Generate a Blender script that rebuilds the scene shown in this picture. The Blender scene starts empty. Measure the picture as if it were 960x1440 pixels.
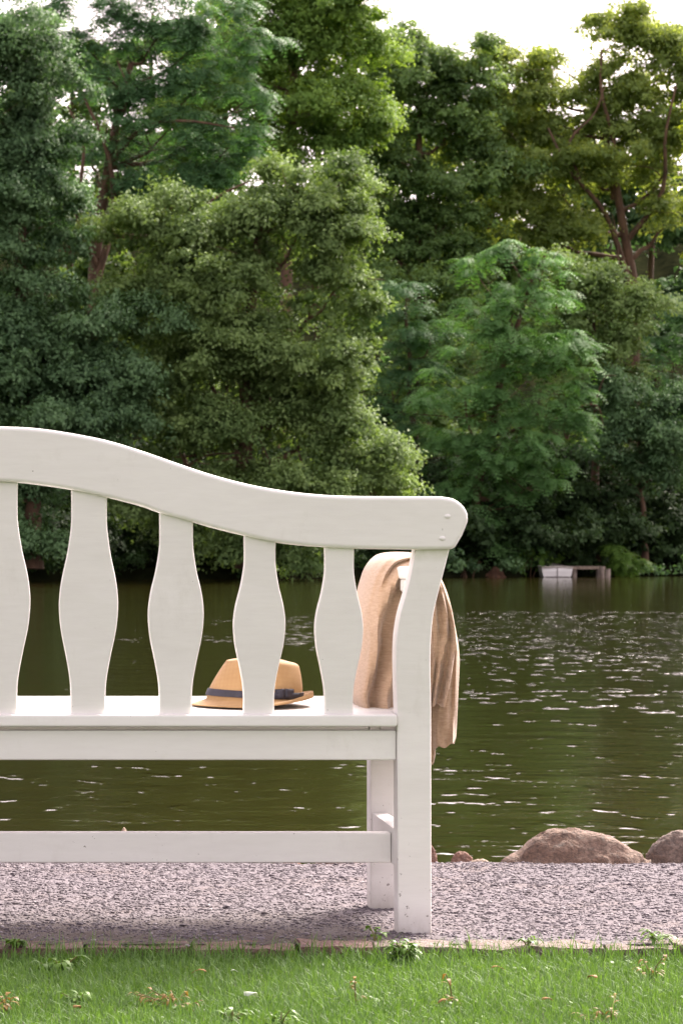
import bpy, bmesh, math, random
import numpy as np
from mathutils import Vector, Matrix
from mathutils import noise as mnoise

rng = np.random.default_rng(7)
random.seed(7)
S = bpy.context.scene
COL = S.collection

# ------------------------------------------------------------------ camera, sky, sun, exposure
F, PX0, PY0, CAMZ = 4550.0, 20.0, 770.0, 0.776      # focal length in photo pixels, principal point, eye height
cam = bpy.data.cameras.new("camera")
cam.sensor_fit = 'VERTICAL'; cam.sensor_height = 36.0; cam.sensor_width = 24.0
cam.lens = F / 1440 * 36.0
cam.shift_x = (480 - PX0) / 1440.0
cam.shift_y = -(720 - PY0) / 1440.0
cam.clip_start = 0.1; cam.clip_end = 3000
cam.dof.use_dof = True; cam.dof.focus_distance = 6.6; cam.dof.aperture_fstop = 26
camo = bpy.data.objects.new("camera", cam); COL.objects.link(camo)
camo.location = (0, 0, CAMZ); camo.rotation_euler = (math.radians(90), 0, 0)
S.camera = camo

SUN_EL, SUN_AZ = 44.0, 35.0         # azimuth clockwise from +Y
world = bpy.data.worlds.new("World"); S.world = world; world.use_nodes = True
wn = world.node_tree.nodes; wl = world.node_tree.links
bg = wn["Background"]
sky = wn.new("ShaderNodeTexSky"); sky.sky_type = 'NISHITA'; sky.sun_disc = False
sky.sun_elevation = math.radians(SUN_EL); sky.sun_rotation = math.radians(SUN_AZ)
sky.air_density = 1.0; sky.dust_density = 4.0; sky.ozone_density = 1.0
hs = wn.new("ShaderNodeHueSaturation"); hs.inputs["Saturation"].default_value = 0.22
wl.new(sky.outputs[0], hs.inputs["Color"]); 
wb = wn.new("ShaderNodeMix"); wb.data_type = 'RGBA'; wb.blend_type = 'MULTIPLY'; wb.inputs[0].default_value = 1
wl.new(hs.outputs[0], wb.inputs[6]); wb.inputs[7].default_value = (1.125, 0.955, 0.965, 1)
wl.new(wb.outputs[2], bg.inputs[0]); bg.inputs[1].default_value = 0.15

sl = bpy.data.lights.new("sun", 'SUN'); sl.energy = 2.8; sl.angle = math.radians(20); sl.color = (1, 0.92, 0.80)
so = bpy.data.objects.new("sun", sl); COL.objects.link(so)
e, a = math.radians(SUN_EL), math.radians(SUN_AZ)
sd = Vector((math.sin(a) * math.cos(e), math.cos(a) * math.cos(e), math.sin(e)))
so.rotation_euler = sd.to_track_quat('Z', 'Y').to_euler(); so.location = sd * 50

S.view_settings.view_transform = 'Standard'; S.view_settings.look = 'None'
S.view_settings.exposure = 1.68; S.view_settings.gamma = 1.0; S.view_settings.use_curve_mapping = False
S.render.engine = 'CYCLES'; S.cycles.use_denoising = True
S.cycles.max_bounces = 6; S.cycles.diffuse_bounces = 3; S.cycles.glossy_bounces = 3
S.cycles.transmission_bounces = 4; S.cycles.transparent_max_bounces = 6
S.cycles.sample_clamp_indirect = 6.0

# ------------------------------------------------------------------ helpers
def wx(px, Y): return (px - PX0) / F * Y
def wz(py, Y): return CAMZ - (py - PY0) / F * Y

def link(name, me, mat=None, parent=None):
    o = bpy.data.objects.new(name, me); COL.objects.link(o)
    if mat: me.materials.append(mat)
    if parent: o.parent = parent
    return o

def tag(o, label=None, cat=None, group=None, kind=None):
    if label: o["label"] = label
    if cat: o["category"] = cat
    if group: o["group"] = group
    if kind: o["kind"] = kind
    return o

def empty(name, loc, label, cat, group=None):
    o = bpy.data.objects.new(name, None); COL.objects.link(o)
    o.location = loc; o.empty_display_size = 0.1
    return tag(o, label, cat, group)

def fast_mesh(name, V, Fc, smooth=False, rnd=None):
    """V (n,3), Fc (m,k) constant face size; rnd = per-vertex random value attribute"""
    me = bpy.data.meshes.new(name)
    V = np.asarray(V, np.float32); Fc = np.asarray(Fc, np.int32)
    m, k = Fc.shape
    me.vertices.add(len(V)); me.vertices.foreach_set("co", V.ravel())
    me.loops.add(m * k); me.loops.foreach_set("vertex_index", Fc.ravel())
    me.polygons.add(m)
    me.polygons.foreach_set("loop_start", np.arange(0, m * k, k, dtype=np.int32))
    try: me.polygons.foreach_set("loop_total", np.full(m, k, np.int32))
    except Exception: pass
    me.update(calc_edges=True)
    if smooth: me.polygons.foreach_set("use_smooth", np.ones(m, bool))
    if rnd is not None:
        at = me.attributes.new("tint", 'FLOAT', 'POINT'); at.data.foreach_set("value", np.asarray(rnd, np.float32))
    me.validate()
    return me

def bm_mesh(name, bm, smooth_angle=35):
    me = bpy.data.meshes.new(name); bmesh.ops.recalc_face_normals(bm, faces=bm.faces)
    bm.to_mesh(me); bm.free()
    if smooth_angle:
        me.polygons.foreach_set("use_smooth", np.ones(len(me.polygons), bool))
        me.set_sharp_from_angle(angle=math.radians(smooth_angle))
    return me

def spline(pts, n):
    """Catmull-Rom through pts -> n points, chord-length parameter"""
    P = np.array(pts, float); d = np.r_[0, np.cumsum(np.linalg.norm(np.diff(P, axis=0), axis=1) ** 0.5)]
    m = np.zeros_like(P)
    m[1:-1] = (P[2:] - P[:-2]) / (d[2:] - d[:-2])[:, None]
    m[0] = (P[1] - P[0]) / (d[1] - d[0]); m[-1] = (P[-1] - P[-2]) / (d[-1] - d[-2])
    t = np.linspace(0, d[-1], n); i = np.clip(np.searchsorted(d, t, side='right') - 1, 0, len(P) - 2)
    h = (d[i + 1] - d[i]); u = ((t - d[i]) / h)[:, None]; h = h[:, None]
    return ((2*u**3-3*u**2+1)*P[i] + (u**3-2*u**2+u)*h*m[i] + (-2*u**3+3*u**2)*P[i+1] + (u**3-u**2)*h*m[i+1])

def tube(bm, pts, radii, n=8, cap=True):
    pts = [Vector(p) for p in pts]; rings = []
    for i, p in enumerate(pts):
        t = (pts[min(i+1, len(pts)-1)] - pts[max(i-1, 0)]).normalized()
        ref = Vector((0, 1, 0)) if abs(t.y) < 0.9 else Vector((1, 0, 0))
        u = t.cross(ref).normalized(); v = t.cross(u)
        r = radii[i]
        rings.append([bm.verts.new(p + (u*math.cos(q*2*math.pi/n) + v*math.sin(q*2*math.pi/n))*r) for q in range(n)])
    for A, B in zip(rings, rings[1:]):
        for q in range(n): bm.faces.new((A[q], A[(q+1) % n], B[(q+1) % n], B[q]))
    if cap:
        bm.faces.new(rings[0][::-1]); bm.faces.new(rings[-1])

def nd(nt, t, **kw):
    n = nt.nodes.new(t)
    for k, v in kw.items(): setattr(n, k, v)
    return n

def new_mat(name):
    m = bpy.data.materials.new(name); m.use_nodes = True
    nt = m.node_tree; b = nt.nodes["Principled BSDF"]
    return m, nt, b

def noise(nt, scale, detail=4, rough=0.55, coord='Object', scl=None):
    tc = nd(nt, "ShaderNodeTexCoord"); n = nd(nt, "ShaderNodeTexNoise")
    n.inputs["Scale"].default_value = scale; n.inputs["Detail"].default_value = detail; n.inputs["Roughness"].default_value = rough
    if scl:
        mp = nd(nt, "ShaderNodeMapping"); mp.inputs["Scale"].default_value = scl
        nt.links.new(tc.outputs[coord], mp.inputs[0]); nt.links.new(mp.outputs[0], n.inputs[0])
    else: nt.links.new(tc.outputs[coord], n.inputs[0])
    return n.outputs["Fac"]

def ramp(nt, src, stops):
    r = nd(nt, "ShaderNodeValToRGB"); el = r.color_ramp.elements
    while len(el) < len(stops): el.new(0.5)
    for e_, (p, c) in zip(el, stops): e_.position = p; e_.color = (*c, 1) if len(c) == 3 else c
    nt.links.new(src, r.inputs[0]); return r.outputs[0]

def mixc(nt, fac, A, B, mode='MIX'):
    m = nd(nt, "ShaderNodeMix", data_type='RGBA', blend_type=mode)
    for v, i in ((fac, 0), (A, 6), (B, 7)):
        if hasattr(v, "is_linked"): nt.links.new(v, m.inputs[i])
        else: m.inputs[i].default_value = v if i == 0 else (*v, 1)
    return m.outputs[2]

def bump(nt, b, h, strength, dist):
    bp = nd(nt, "ShaderNodeBump"); bp.inputs["Strength"].default_value = strength; bp.inputs["Distance"].default_value = dist
    nt.links.new(h, bp.inputs["Height"]); nt.links.new(bp.outputs[0], b.inputs["Normal"]); return bp

def math_n(nt, op, A, B=None):
    m = nd(nt, "ShaderNodeMath", operation=op)
    for v, i in ((A, 0), (B, 1)):
        if v is None: continue
        if hasattr(v, "is_linked"): nt.links.new(v, m.inputs[i])
        else: m.inputs[i].default_value = v
    return m.outputs[0]

# ------------------------------------------------------------------ materials
def mat_simple(name, c1, c2, scale, rough=0.7, bstr=0.3, bdist=0.01, detail=5, scl=None):
    m, nt, b = new_mat(name)
    n = noise(nt, scale, detail, 0.6, scl=scl)
    nt.links.new(ramp(nt, n, [(0.32, c1), (0.68, c2)]), b.inputs["Base Color"])
    b.inputs["Roughness"].default_value = rough
    if bstr: bump(nt, b, n, bstr, bdist)
    return m

def mat_simple_matt(*a_, **k_):
    m = mat_simple(*a_, **k_); m.node_tree.nodes["Principled BSDF"].inputs["Specular IOR Level"].default_value = 0.0
    return m

def mat_paint():
    m, nt, b = new_mat("white_paint")
    soft = noise(nt, 5, 6, 0.65, scl=(0.5, 1, 1.6))
    base = ramp(nt, soft, [(0.3, (0.78, 0.765, 0.735)), (0.65, (0.84, 0.825, 0.80))])
    grain = noise(nt, 60, 3, 0.6, scl=(0.25, 1, 1.5))
    base = mixc(nt, 0.10, base, ramp(nt, grain, [(0.35, (0.6, 0.58, 0.55)), (0.6, (0.82, 0.81, 0.79))]))
    stain = noise(nt, 9, 6, 0.75, scl=(1.0, 1, .45))
    base = mixc(nt, ramp(nt, stain, [(0.58, (0, 0, 0)), (0.78, (.28, .28, .28))]), base, (0.52, 0.49, 0.43))
    # dirt specks near the ground
    geo = nd(nt, "ShaderNodeNewGeometry"); sep = nd(nt, "ShaderNodeSeparateXYZ"); nt.links.new(geo.outputs["Position"], sep.inputs[0])
    low = nd(nt, "ShaderNodeMapRange"); nt.links.new(sep.outputs[2], low.inputs[0])
    low.inputs[1].default_value = 0.24; low.inputs[2].default_value = 0.0; low.inputs[3].default_value = 0; low.inputs[4].default_value = 1
    sp = noise(nt, 75, 4, 0.7)
    spk = math_n(nt, 'GREATER_THAN', math_n(nt, 'ADD', sp, math_n(nt, 'MULTIPLY', low.outputs[0], 0.095)), 0.725)
    base = mixc(nt, math_n(nt, 'MULTIPLY', spk, 0.75), base, (0.10, 0.075, 0.055))
    low2 = nd(nt, "ShaderNodeMapRange"); nt.links.new(sep.outputs[2], low2.inputs[0])
    low2.inputs[1].default_value = 0.06; low2.inputs[2].default_value = 0.0
    low2.inputs[3].default_value = 0; low2.inputs[4].default_value = 1
    st = math_n(nt, 'MULTIPLY', low2.outputs[0], math_n(nt, 'MULTIPLY', noise(nt, 40, 4, 0.7, scl=(1, 1, .4)), 0.9))
    base = mixc(nt, st, base, (0.25, 0.20, 0.16))
    nt.links.new(base, b.inputs["Base Color"])
    b.inputs["Roughness"].default_value = 0.42
    bump(nt, b, grain, 0.2, 0.002)
    return m

def mat_algae(paint):
    m = paint.copy(); m.name = "white_paint_with_algae"; nt = m.node_tree; b = nt.nodes["Principled BSDF"]
    src = b.inputs["Base Color"].links[0].from_socket
    geo = nd(nt, "ShaderNodeNewGeometry"); sep = nd(nt, "ShaderNodeSeparateXYZ"); nt.links.new(geo.outputs["Position"], sep.inputs[0])
    r = nd(nt, "ShaderNodeMapRange"); nt.links.new(sep.outputs[2], r.inputs[0])
    r.inputs[1].default_value = 0.745; r.inputs[2].default_value = 0.775; r.inputs[3].default_value = 0; r.inputs[4].default_value = 0.9
    f = math_n(nt, 'MULTIPLY', r.outputs[0], noise(nt, 45, 3, 0.6))
    nt.links.new(mixc(nt, f, src, (0.30, 0.33, 0.12)), b.inputs["Base Color"])
    return m

def mat_leaf(name, dark, light, transl, tcol, rough=0.5, spec=0.35):
    m, nt, b = new_mat(name)
    at = nd(nt, "ShaderNodeAttribute", attribute_name="tint")
    n = noise(nt, 0.55, 2, 0.5)
    f = math_n(nt, 'ADD', math_n(nt, 'MULTIPLY', at.outputs["Fac"], 0.65), math_n(nt, 'MULTIPLY', n, 0.4))
    c = ramp(nt, f, [(0.15, dark), (0.85, light)])
    nt.links.new(c, b.inputs["Base Color"]); b.inputs["Roughness"].default_value = rough
    b.inputs["Specular IOR Level"].default_value = spec
    tr = nd(nt, "ShaderNodeBsdfTranslucent"); nt.links.new(mixc(nt, 1.0, c, tcol, 'MULTIPLY'), tr.inputs[0])
    mx = nd(nt, "ShaderNodeMixShader"); mx.inputs[0].default_value = transl
    nt.links.new(b.outputs[0], mx.inputs[1]); nt.links.new(tr.outputs[0], mx.inputs[2])
    nt.links.new(mx.outputs[0], nt.nodes["Material Output"].inputs[0])
    return m

PAINT = mat_paint(); PAINT_ALGAE = mat_algae(PAINT)
BARK = mat_simple("bark", (0.060, 0.034, 0.021), (0.18, 0.105, 0.064), 3.0, 0.9, 0.8, 0.05, scl=(1, 1, .3))
SOIL = mat_simple_matt("leaf_litter", (0.006, 0.008, 0.004), (0.018, 0.020, 0.009), 1.2, 0.95, 0.6, 0.1)
ROCK = None
def mat_rock(name, c1, c2, c3):
    m, nt, b = new_mat(name)
    n1 = noise(nt, 9, 6, 0.65); n2 = noise(nt, 120, 3, 0.7); n3 = noise(nt, 28, 5, 0.6)
    c = ramp(nt, n1, [(0.3, c1), (0.5, c2), (0.7, c3)])
    c = mixc(nt, 0.6, c, ramp(nt, n2, [(0.35, (0.08, 0.06, 0.05)), (0.65, (0.55, 0.47, 0.42))]), 'OVERLAY')
    c = mixc(nt, ramp(nt, n3, [(0.58, (0, 0, 0)), (0.7, (.6, .6, .6))]), c, (0.15, 0.14, 0.12))
    nt.links.new(c, b.inputs["Base Color"]); b.inputs["Roughness"].default_value = 0.85
    bump(nt, b, math_n(nt, 'ADD', n3, math_n(nt, 'MULTIPLY', n2, 0.4)), 0.8, 0.022)
    return m
ROCK_BROWN = mat_rock("brown_granite", (0.125, 0.085, 0.066), (0.20, 0.138, 0.105), (0.27, 0.205, 0.165))
ROCK_GREY = mat_rock("grey_granite", (0.125, 0.098, 0.085), (0.19, 0.15, 0.128), (0.26, 0.21, 0.18))
ROCK_RED = mat_rock("reddish_stone", (0.16, 0.085, 0.062), (0.24, 0.135, 0.10), (0.30, 0.195, 0.15))
ROCK_PALE = mat_rock("pale_stone", (0.30, 0.24, 0.18), (0.40, 0.32, 0.25), (0.48, 0.40, 0.32))

# ------------------------------------------------------------------ setting: ground, water, far bank
def fbm(x, y, s, seed=0, o=3):
    return mnoise.fractal(Vector((x*s + seed, y*s - seed, seed*1.7)), 0.6, 2.0, o)

def grid_mesh(name, xs, ys, zf):
    nx, ny = len(xs), len(ys)
    V = np.array([(x, y, zf(x, y)) for y in ys for x in xs])
    i = np.arange((nx-1)*(ny-1)); r, c = i // (nx-1), i % (nx-1)
    q = r*nx + c
    return fast_mesh(name, V, np.stack([q, q+1, q+nx+1, q+nx], 1), smooth=True)

WATER_Z = -0.45
def bank_z(x, y):
    if y < 6.37: return 0.0
    edge = 7.93 + 0.10*math.sin(x*2.3+1) + 0.05*math.sin(x*7.1)
    e_r = 0.016*max(0, min(1, (x-1.05)/0.5))           # path edge swells a little towards the big boulders
    z = e_r*max(0, min(1, (y-7.0)/0.8))
    if y > edge:
        t = min(1, (y-edge)/0.75); z = z*(1-t) + (-0.95)*(t*t*(3-2*t))
    return z

def lin(a0, b0, n): return list(np.linspace(a0, b0, n))
# path sheet: fine near the bench
xs = lin(-40, -1.5, 25)[:-1] + lin(-1.5, 3.0, 226)[:-1] + lin(3.0, 40, 25)
ys = lin(6.33, 8.9, 130)
def path_z(x, y):
    z = bank_z(x, y)
    if y > 6.4 and -1.5 <= x <= 3.0:
        z += 0.004*fbm(x, y, 6, 3) + 0.0025*fbm(x, y, 40, 9, 2)
    return z
m, nt, b = new_mat("gravel")
vor = nd(nt, "ShaderNodeTexVoronoi"); vor.inputs["Scale"].default_value = 150
tc = nd(nt, "ShaderNodeTexCoord"); nt.links.new(tc.outputs["Object"], vor.inputs["Vector"])
sepv = nd(nt, "ShaderNodeSeparateColor"); nt.links.new(vor.outputs["Color"], sepv.inputs[0])
c = ramp(nt, sepv.outputs[0], [(0.0, (0.088, 0.072, 0.080)), (0.35, (0.096, 0.080, 0.092)), (0.75, (0.12, 0.102, 0.117)), (1.0, (0.17, 0.148, 0.163))])
big = noise(nt, 2.6, 5, 0.65)
c = mixc(nt, ramp(nt, big, [(0.5, (0, 0, 0)), (0.72, (.55, .55, .55))]), c, (0.15, 0.11, 0.095))
# dark brown noise patches, strongest towards the edging, fading out past the bench end
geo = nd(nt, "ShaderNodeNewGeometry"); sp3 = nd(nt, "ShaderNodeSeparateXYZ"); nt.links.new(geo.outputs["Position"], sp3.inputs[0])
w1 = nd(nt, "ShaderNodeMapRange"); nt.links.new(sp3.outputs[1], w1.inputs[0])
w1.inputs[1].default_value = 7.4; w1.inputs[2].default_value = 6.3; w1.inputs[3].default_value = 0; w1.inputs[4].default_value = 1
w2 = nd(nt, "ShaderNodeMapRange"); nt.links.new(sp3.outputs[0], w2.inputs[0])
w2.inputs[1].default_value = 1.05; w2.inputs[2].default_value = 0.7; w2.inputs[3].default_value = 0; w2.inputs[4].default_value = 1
brown_mask = math_n(nt, 'MULTIPLY', math_n(nt, 'MULTIPLY', w1.outputs[0], w2.outputs[0]), noise(nt, 4.5, 6, 0.72))
c = mixc(nt, ramp(nt, brown_mask, [(0.20, (0, 0, 0)), (0.42, (.95, .95, .95))]), c, (0.055, 0.036, 0.026))
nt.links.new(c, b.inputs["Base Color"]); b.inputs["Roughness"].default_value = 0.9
bump(nt, b, math_n(nt, 'SUBTRACT', 1.0, vor.outputs["Distance"]), 0.6, 0.005)
GRAVEL = m
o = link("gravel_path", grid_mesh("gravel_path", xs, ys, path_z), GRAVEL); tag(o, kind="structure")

LAWN = mat_simple("lawn_soil", (0.03, 0.04, 0.014), (0.07, 0.095, 0.03), 30, 0.95, 0.5, 0.02)
o = link("lawn", grid_mesh("lawn", lin(-40, 40, 60), lin(-30, 6.25, 60), lambda x, y: -0.022), LAWN); tag(o, kind="structure")
o = link("ground", grid_mesh("ground", lin(-400, 400, 12), lin(-60, 900, 12), lambda x, y: -2.2), SOIL); tag(o, kind="structure")

def shore(x):       # y of the far shoreline
    return 118.5 + 0.8*max(-8, min(40, x)) + 1.0*math.sin(x*0.55) + 0.5*math.sin(x*1.7+1)

# water
m, nt, b = new_mat("lake_water")
b.inputs["Base Color"].default_value = (0.022, 0.0185, 0.0034, 1)
b.inputs["Roughness"].default_value = 0.05; b.inputs["IOR"].default_value = 1.33
n1 = noise(nt, 1.7, 4, 0.55, scl=(0.8, 1.0, 1)); n2 = noise(nt, 7.0, 3, 0.55, scl=(0.75, 1, 1))
geo = nd(nt, "ShaderNodeNewGeometry")
mp = nd(nt, "ShaderNodeMapping"); mp.vector_type = 'POINT'
mp.inputs["Location"].default_value = (-12.5/9, -41.0/19, 0); mp.inputs["Scale"].default_value = (1/9, 1/19, 0)
nt.links.new(geo.outputs["Position"], mp.inputs[0])
wob = nd(nt, "ShaderNodeTexNoise"); wob.inputs["Scale"].default_value = 0.11; wob.inputs["Detail"].default_value = 3; nt.links.new(geo.outputs["Position"], wob.inputs[0])
wof = nd(nt, "ShaderNodeVectorMath", operation='MULTIPLY_ADD'); nt.links.new(wob.outputs["Color"], wof.inputs[0]); wof.inputs[1].default_value = (1.6, 1.6, 0); wof.inputs[2].default_value = (-.8, -.8, 0)
wad = nd(nt, "ShaderNodeVectorMath", operation='ADD'); nt.links.new(mp.outputs[0], wad.inputs[0]); nt.links.new(wof.outputs[0], wad.inputs[1])
ln = nd(nt, "ShaderNodeVectorMath", operation='LENGTH'); nt.links.new(wad.outputs[0], ln.inputs[0])
gust = nd(nt, "ShaderNodeMapRange"); nt.links.new(ln.outputs["Value"], gust.inputs[0]); gust.interpolation_type = 'SMOOTHSTEP'
for q_, v_ in zip((1, 2, 3, 4), (1.25, 0.45, 0.60, 1.0)): gust.inputs[q_].default_value = v_     # a light gust ruffles this stretch
patch = math_n(nt, 'MULTIPLY', gust.outputs[0], ramp(nt, noise(nt, 0.16, 3, 0.5), [(0.35, (.6, .6, .6)), (0.65, (1, 1, 1))]))
h = math_n(nt, 'ADD', math_n(nt, 'MULTIPLY', n1, 0.62), math_n(nt, 'MULTIPLY', n2, 0.22))
h = math_n(nt, 'MULTIPLY', h, patch)
gust2 = nd(nt, "ShaderNodeMapRange"); nt.links.new(ln.outputs["Value"], gust2.inputs[0]); gust2.interpolation_type = 'SMOOTHSTEP'
for q_, v_ in zip((1, 2, 3, 4), (1.2, 0.2, 0.010, 1.0)): gust2.inputs[q_].default_value = v_
crest = nd(nt, "ShaderNodeMapRange"); crest.interpolation_type = 'SMOOTHSTEP'      # sparse steep wavelets
nt.links.new(noise(nt, 3.6, 2, 0.5, scl=(1.4, 0.65, 1)), crest.inputs[0]); crest.inputs[1].default_value = 0.585; crest.inputs[2].default_value = 0.75
h = math_n(nt, 'ADD', h, math_n(nt, 'MULTIPLY', crest.outputs[0], math_n(nt, 'MULTIPLY', math_n(nt, 'MULTIPLY', gust2.outputs[0], math_n(nt, 'ADD', 0.35, math_n(nt, 'MULTIPLY', noise(nt, 0.22, 3, 0.6, scl=(.5, 1, 1)), 1.3))), 10.0)))
bump(nt, b, h, 1.0, 0.045)
o = link("water", grid_mesh("water", lin(-250, 300, 12), lin(8.15, 300, 12), lambda x, y: WATER_Z), m); tag(o, kind="structure")

# far bank
def far_z(x, y):
    d = y - shore(x)
    if d < 0: return max(-1.6, WATER_Z + d*0.6)
    z = WATER_Z + 0.40*min(1, d/0.5) + 0.10*min(d, 6) + 0.16*max(0, min(d, 20)-6) + 0.42*max(0, d-20)
    return z + (0.25*fbm(x, y, 0.3, 5) if d > 0.6 else 0)
xs = lin(-120, -12, 28)[:-1] + lin(-12, 45, 140)[:-1] + lin(45, 160, 28)
tt = [-2, -0.6, 0, .12, .3, .5, .8, 1.2, 2, 3, 4, 6, 8, 11, 15, 20, 30, 45, 65]
V = []; 
for t_ in tt:
    for x in xs:
        y = shore(x) + t_; V.append((x, y, far_z(x, y)))
nx = len(xs); i = np.arange((nx-1)*(len(tt)-1)); q = (i//(nx-1))*nx + i % (nx-1)
o = link("far_bank", fast_mesh("far_bank", np.array(V), np.stack([q, q+1, q+nx+1, q+nx], 1), True), SOIL); tag(o, kind="structure")

# ------------------------------------------------------------------ trees
def leaves_quads(P, N, L, W, jit=0.5, roll=None, droop=0.25):
    """rhombic leaves at P with normals N"""
    n = len(P)
    N = N / np.linalg.norm(N, axis=1, keepdims=True)
    R = rng.normal(size=(n, 3)); T = np.cross(N, R); T /= np.linalg.norm(T, axis=1, keepdims=True)
    B = np.cross(N, T)
    L = (L * rng.uniform(0.45, 1.45, n))[:, None]; W = (W * rng.uniform(0.7, 1.2, n))[:, None]
    fold = N * (0.22*W)
    v = np.stack([P - T*L*.5, P + B*W*.5 + fold, P + T*L*.5 - np.array([0, 0, 1])*L*droop, P - B*W*.5 + fold], 1)
    return v.reshape(-1, 3)

def puff_crown(lobes, Y, leaf_l, leaf_w, per, pr=(0.4, 1.2), dens=1.0, thin=0.0, up=0.6, flat=0.72):
    out = []; tint = []
    for lb in lobes:
        cx, cy, rx, ry = lb[:4]; dy = lb[4] if len(lb) > 4 else 0.0
        yy = Y + dy; s = F / yy
        c = np.array([wx(cx, yy), yy, wz(cy, yy)]); a_, c_ = rx/s, ry/s; b_ = max(a_, c_)*0.85
        area = 4*math.pi*(((a_*b_)**1.6 + (a_*c_)**1.6 + (b_*c_)**1.6)/3)**(1/1.6)
        n = max(5, int(area*0.72*dens))
        m_ = int(np.clip(n/3.2, 4, 11))                       # boughs of this limb
        d0 = rng.normal(size=(m_, 3)); d0 /= np.linalg.norm(d0, axis=1, keepdims=True)
        flip = (d0[:, 1] > 0.2) & (rng.random(m_) < 0.65); d0[flip, 1] *= -1
        low = d0[:, 2] < -0.4; d0[low, 2] *= -0.5
        d0 /= np.linalg.norm(d0, axis=1, keepdims=True)
        sc0 = rng.uniform(0.45, 1.15, m_)[:, None]
        pick = rng.integers(0, m_, n)
        q0 = rng.normal(size=(n, 3))*np.array([.30, .30, .20])
        dn = d0[pick]*sc0[pick] + q0
        pc = c + dn*np.array([a_, b_, c_])
        d = dn/np.linalg.norm(dn, axis=1, keepdims=True)*0.6 + q0*1.6
        d /= np.linalg.norm(d, axis=1, keepdims=True)
        for p, dd in zip(pc, d):
            if thin and rng.random() < thin: continue
            r = pr[0] + (pr[1]-pr[0])*rng.random()**1.5; k = int(1.35*per*(r/0.65)**2*rng.uniform(0.6, 1.25))
            # leafy twigs fanning out of the bough end, each a ragged, slightly drooping spray
            mt = max(6, int(k/16)); v = rng.normal(size=(mt, 3)); v[:, 2] = np.abs(v[:, 2])*1.15 - 0.35
            v += dd*0.55 + np.array([0, 0, .15]); v /= np.linalg.norm(v, axis=1, keepdims=True); v[:, 2] *= flat + .1
            Lt = r*rng.uniform(0.5, 1.45, mt); tw_t = rng.normal(0, .10, mt)
            w_ = rng.integers(0, mt, k); tt_ = rng.uniform(0.25, 1.0, k)**0.75
            pos = p + v[w_]*(Lt[w_]*tt_)[:, None] + rng.normal(size=(k, 3))*np.array([.11, .11, .085])*(0.6 + 0.6*r)
            pos[:, 2] -= 0.22*Lt[w_]*tt_**2
            nn = v[w_]*0.75 + np.array([0, -0.15, up]) + rng.normal(size=(k, 3))*0.40
            out.append(leaves_quads(pos, nn, leaf_l, leaf_w))
            t = np.clip(rng.normal(0.5, 0.13, k) + tw_t[w_] + rng.normal(0, 0.19), 0, 1); tint.append(np.repeat(t, 4))
        # a loose filling inside the crown
        k = int(n*per*0.08)
        u = rng.normal(size=(k, 3)); u /= np.linalg.norm(u, axis=1, keepdims=True)
        pos = c + u*np.array([a_, b_, c_])*(rng.random(k)**0.4)[:, None]*0.85
        out.append(leaves_quads(pos, rng.normal(size=(k, 3)) + np.array([0, 0, .5]), leaf_l*1.3, leaf_w*1.3)); tint.append(np.repeat(rng.random(k)*0.5, 4))
    V = np.concatenate(out); T = np.concatenate(tint)
    return V, T

def frond_crown(lobes, Y, dens=1.0, length=(0.75, 1.25), lw=(0.21, 0.075)):
    """pinnate foliage: umbrella-like sprays of arching fronds, each a drooping double row of leaflets"""
    out = []; tint = []
    for lb in lobes:
        cx, cy, rx, ry = lb[:4]; dy = lb[4] if len(lb) > 4 else 0.0
        yy = Y + dy; s = F / yy
        c = np.array([wx(cx, yy), yy, wz(cy, yy)]); a_, c_ = rx/s, ry/s; b_ = max(a_, c_)*0.9
        area = 4*math.pi*(((a_*b_)**1.6 + (a_*c_)**1.6 + (b_*c_)**1.6)/3)**(1/1.6)
        n = max(6, int(area*0.62*dens))
        d = rng.normal(size=(n, 3)); d /= np.linalg.norm(d, axis=1, keepdims=True)
        flip = (d[:, 1] > 0.2) & (rng.random(n) < 0.65); d[flip, 1] *= -1
        pc = c + d*np.array([a_, b_, c_])*rng.uniform(0.45, 1.0, n)[:, None]
        for p, dd in zip(pc, d):
            nf = rng.integers(13, 20)
            base_t = rng.normal(0.5, 0.15); sc_ = rng.uniform(.75, 1.15)
            ax = np.array([dd[0], dd[1], 0]); ax /= (np.linalg.norm(ax) + 1e-6)
            stem = rng.uniform(0.3, 0.8)
            for f in range(nf):
                L = rng.uniform(*length)*sc_
                az = rng.uniform(0, 2*math.pi)
                hd = np.array([math.cos(az), math.sin(az), 0]) + ax*0.6
                hd /= np.linalg.norm(hd) + 1e-6
                start = p + ax*stem*rng.uniform(-0.5, 0.5) + np.array([0, 0, rng.uniform(-.08, .10)])
                lift = rng.uniform(0.15, 0.45); dr = rng.uniform(0.5, 1.0)
                m_ = 8; t = np.linspace(0.10, 1, m_)[:, None]
                pos = start + hd*L*t*0.9 + np.array([0, 0, 1])*(lift*L*t - dr*L*t**2)
                tan = hd*0.9 + np.array([0, 0, 1])*(lift - 2*dr*t); tan /= np.linalg.norm(tan, axis=1, keepdims=True)
                side = np.array([-hd[1], hd[0], 0.0])
                wl_ = lw[0]*np.sin(np.clip(t*0.9+0.12, 0, 1)*math.pi)**0.5*rng.uniform(.8, 1.2)
                for sg in (-1, 1):
                    dirl = side*sg*0.9 + tan*0.4 + np.array([0, 0, -0.18]); dirl /= np.linalg.norm(dirl, axis=1, keepdims=True)
                    hw = tan*lw[1]*0.5
                    tip = pos + dirl*wl_
                    mid = pos + dirl*wl_*0.5
                    out.append(np.stack([pos, mid + hw, tip, mid - hw], 1).reshape(-1, 3))
                    tint.append(np.repeat(np.clip(base_t + rng.normal(0, 0.12, m_), 0, 1), 4))
    return np.concatenate(out), np.concatenate(tint)

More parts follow.
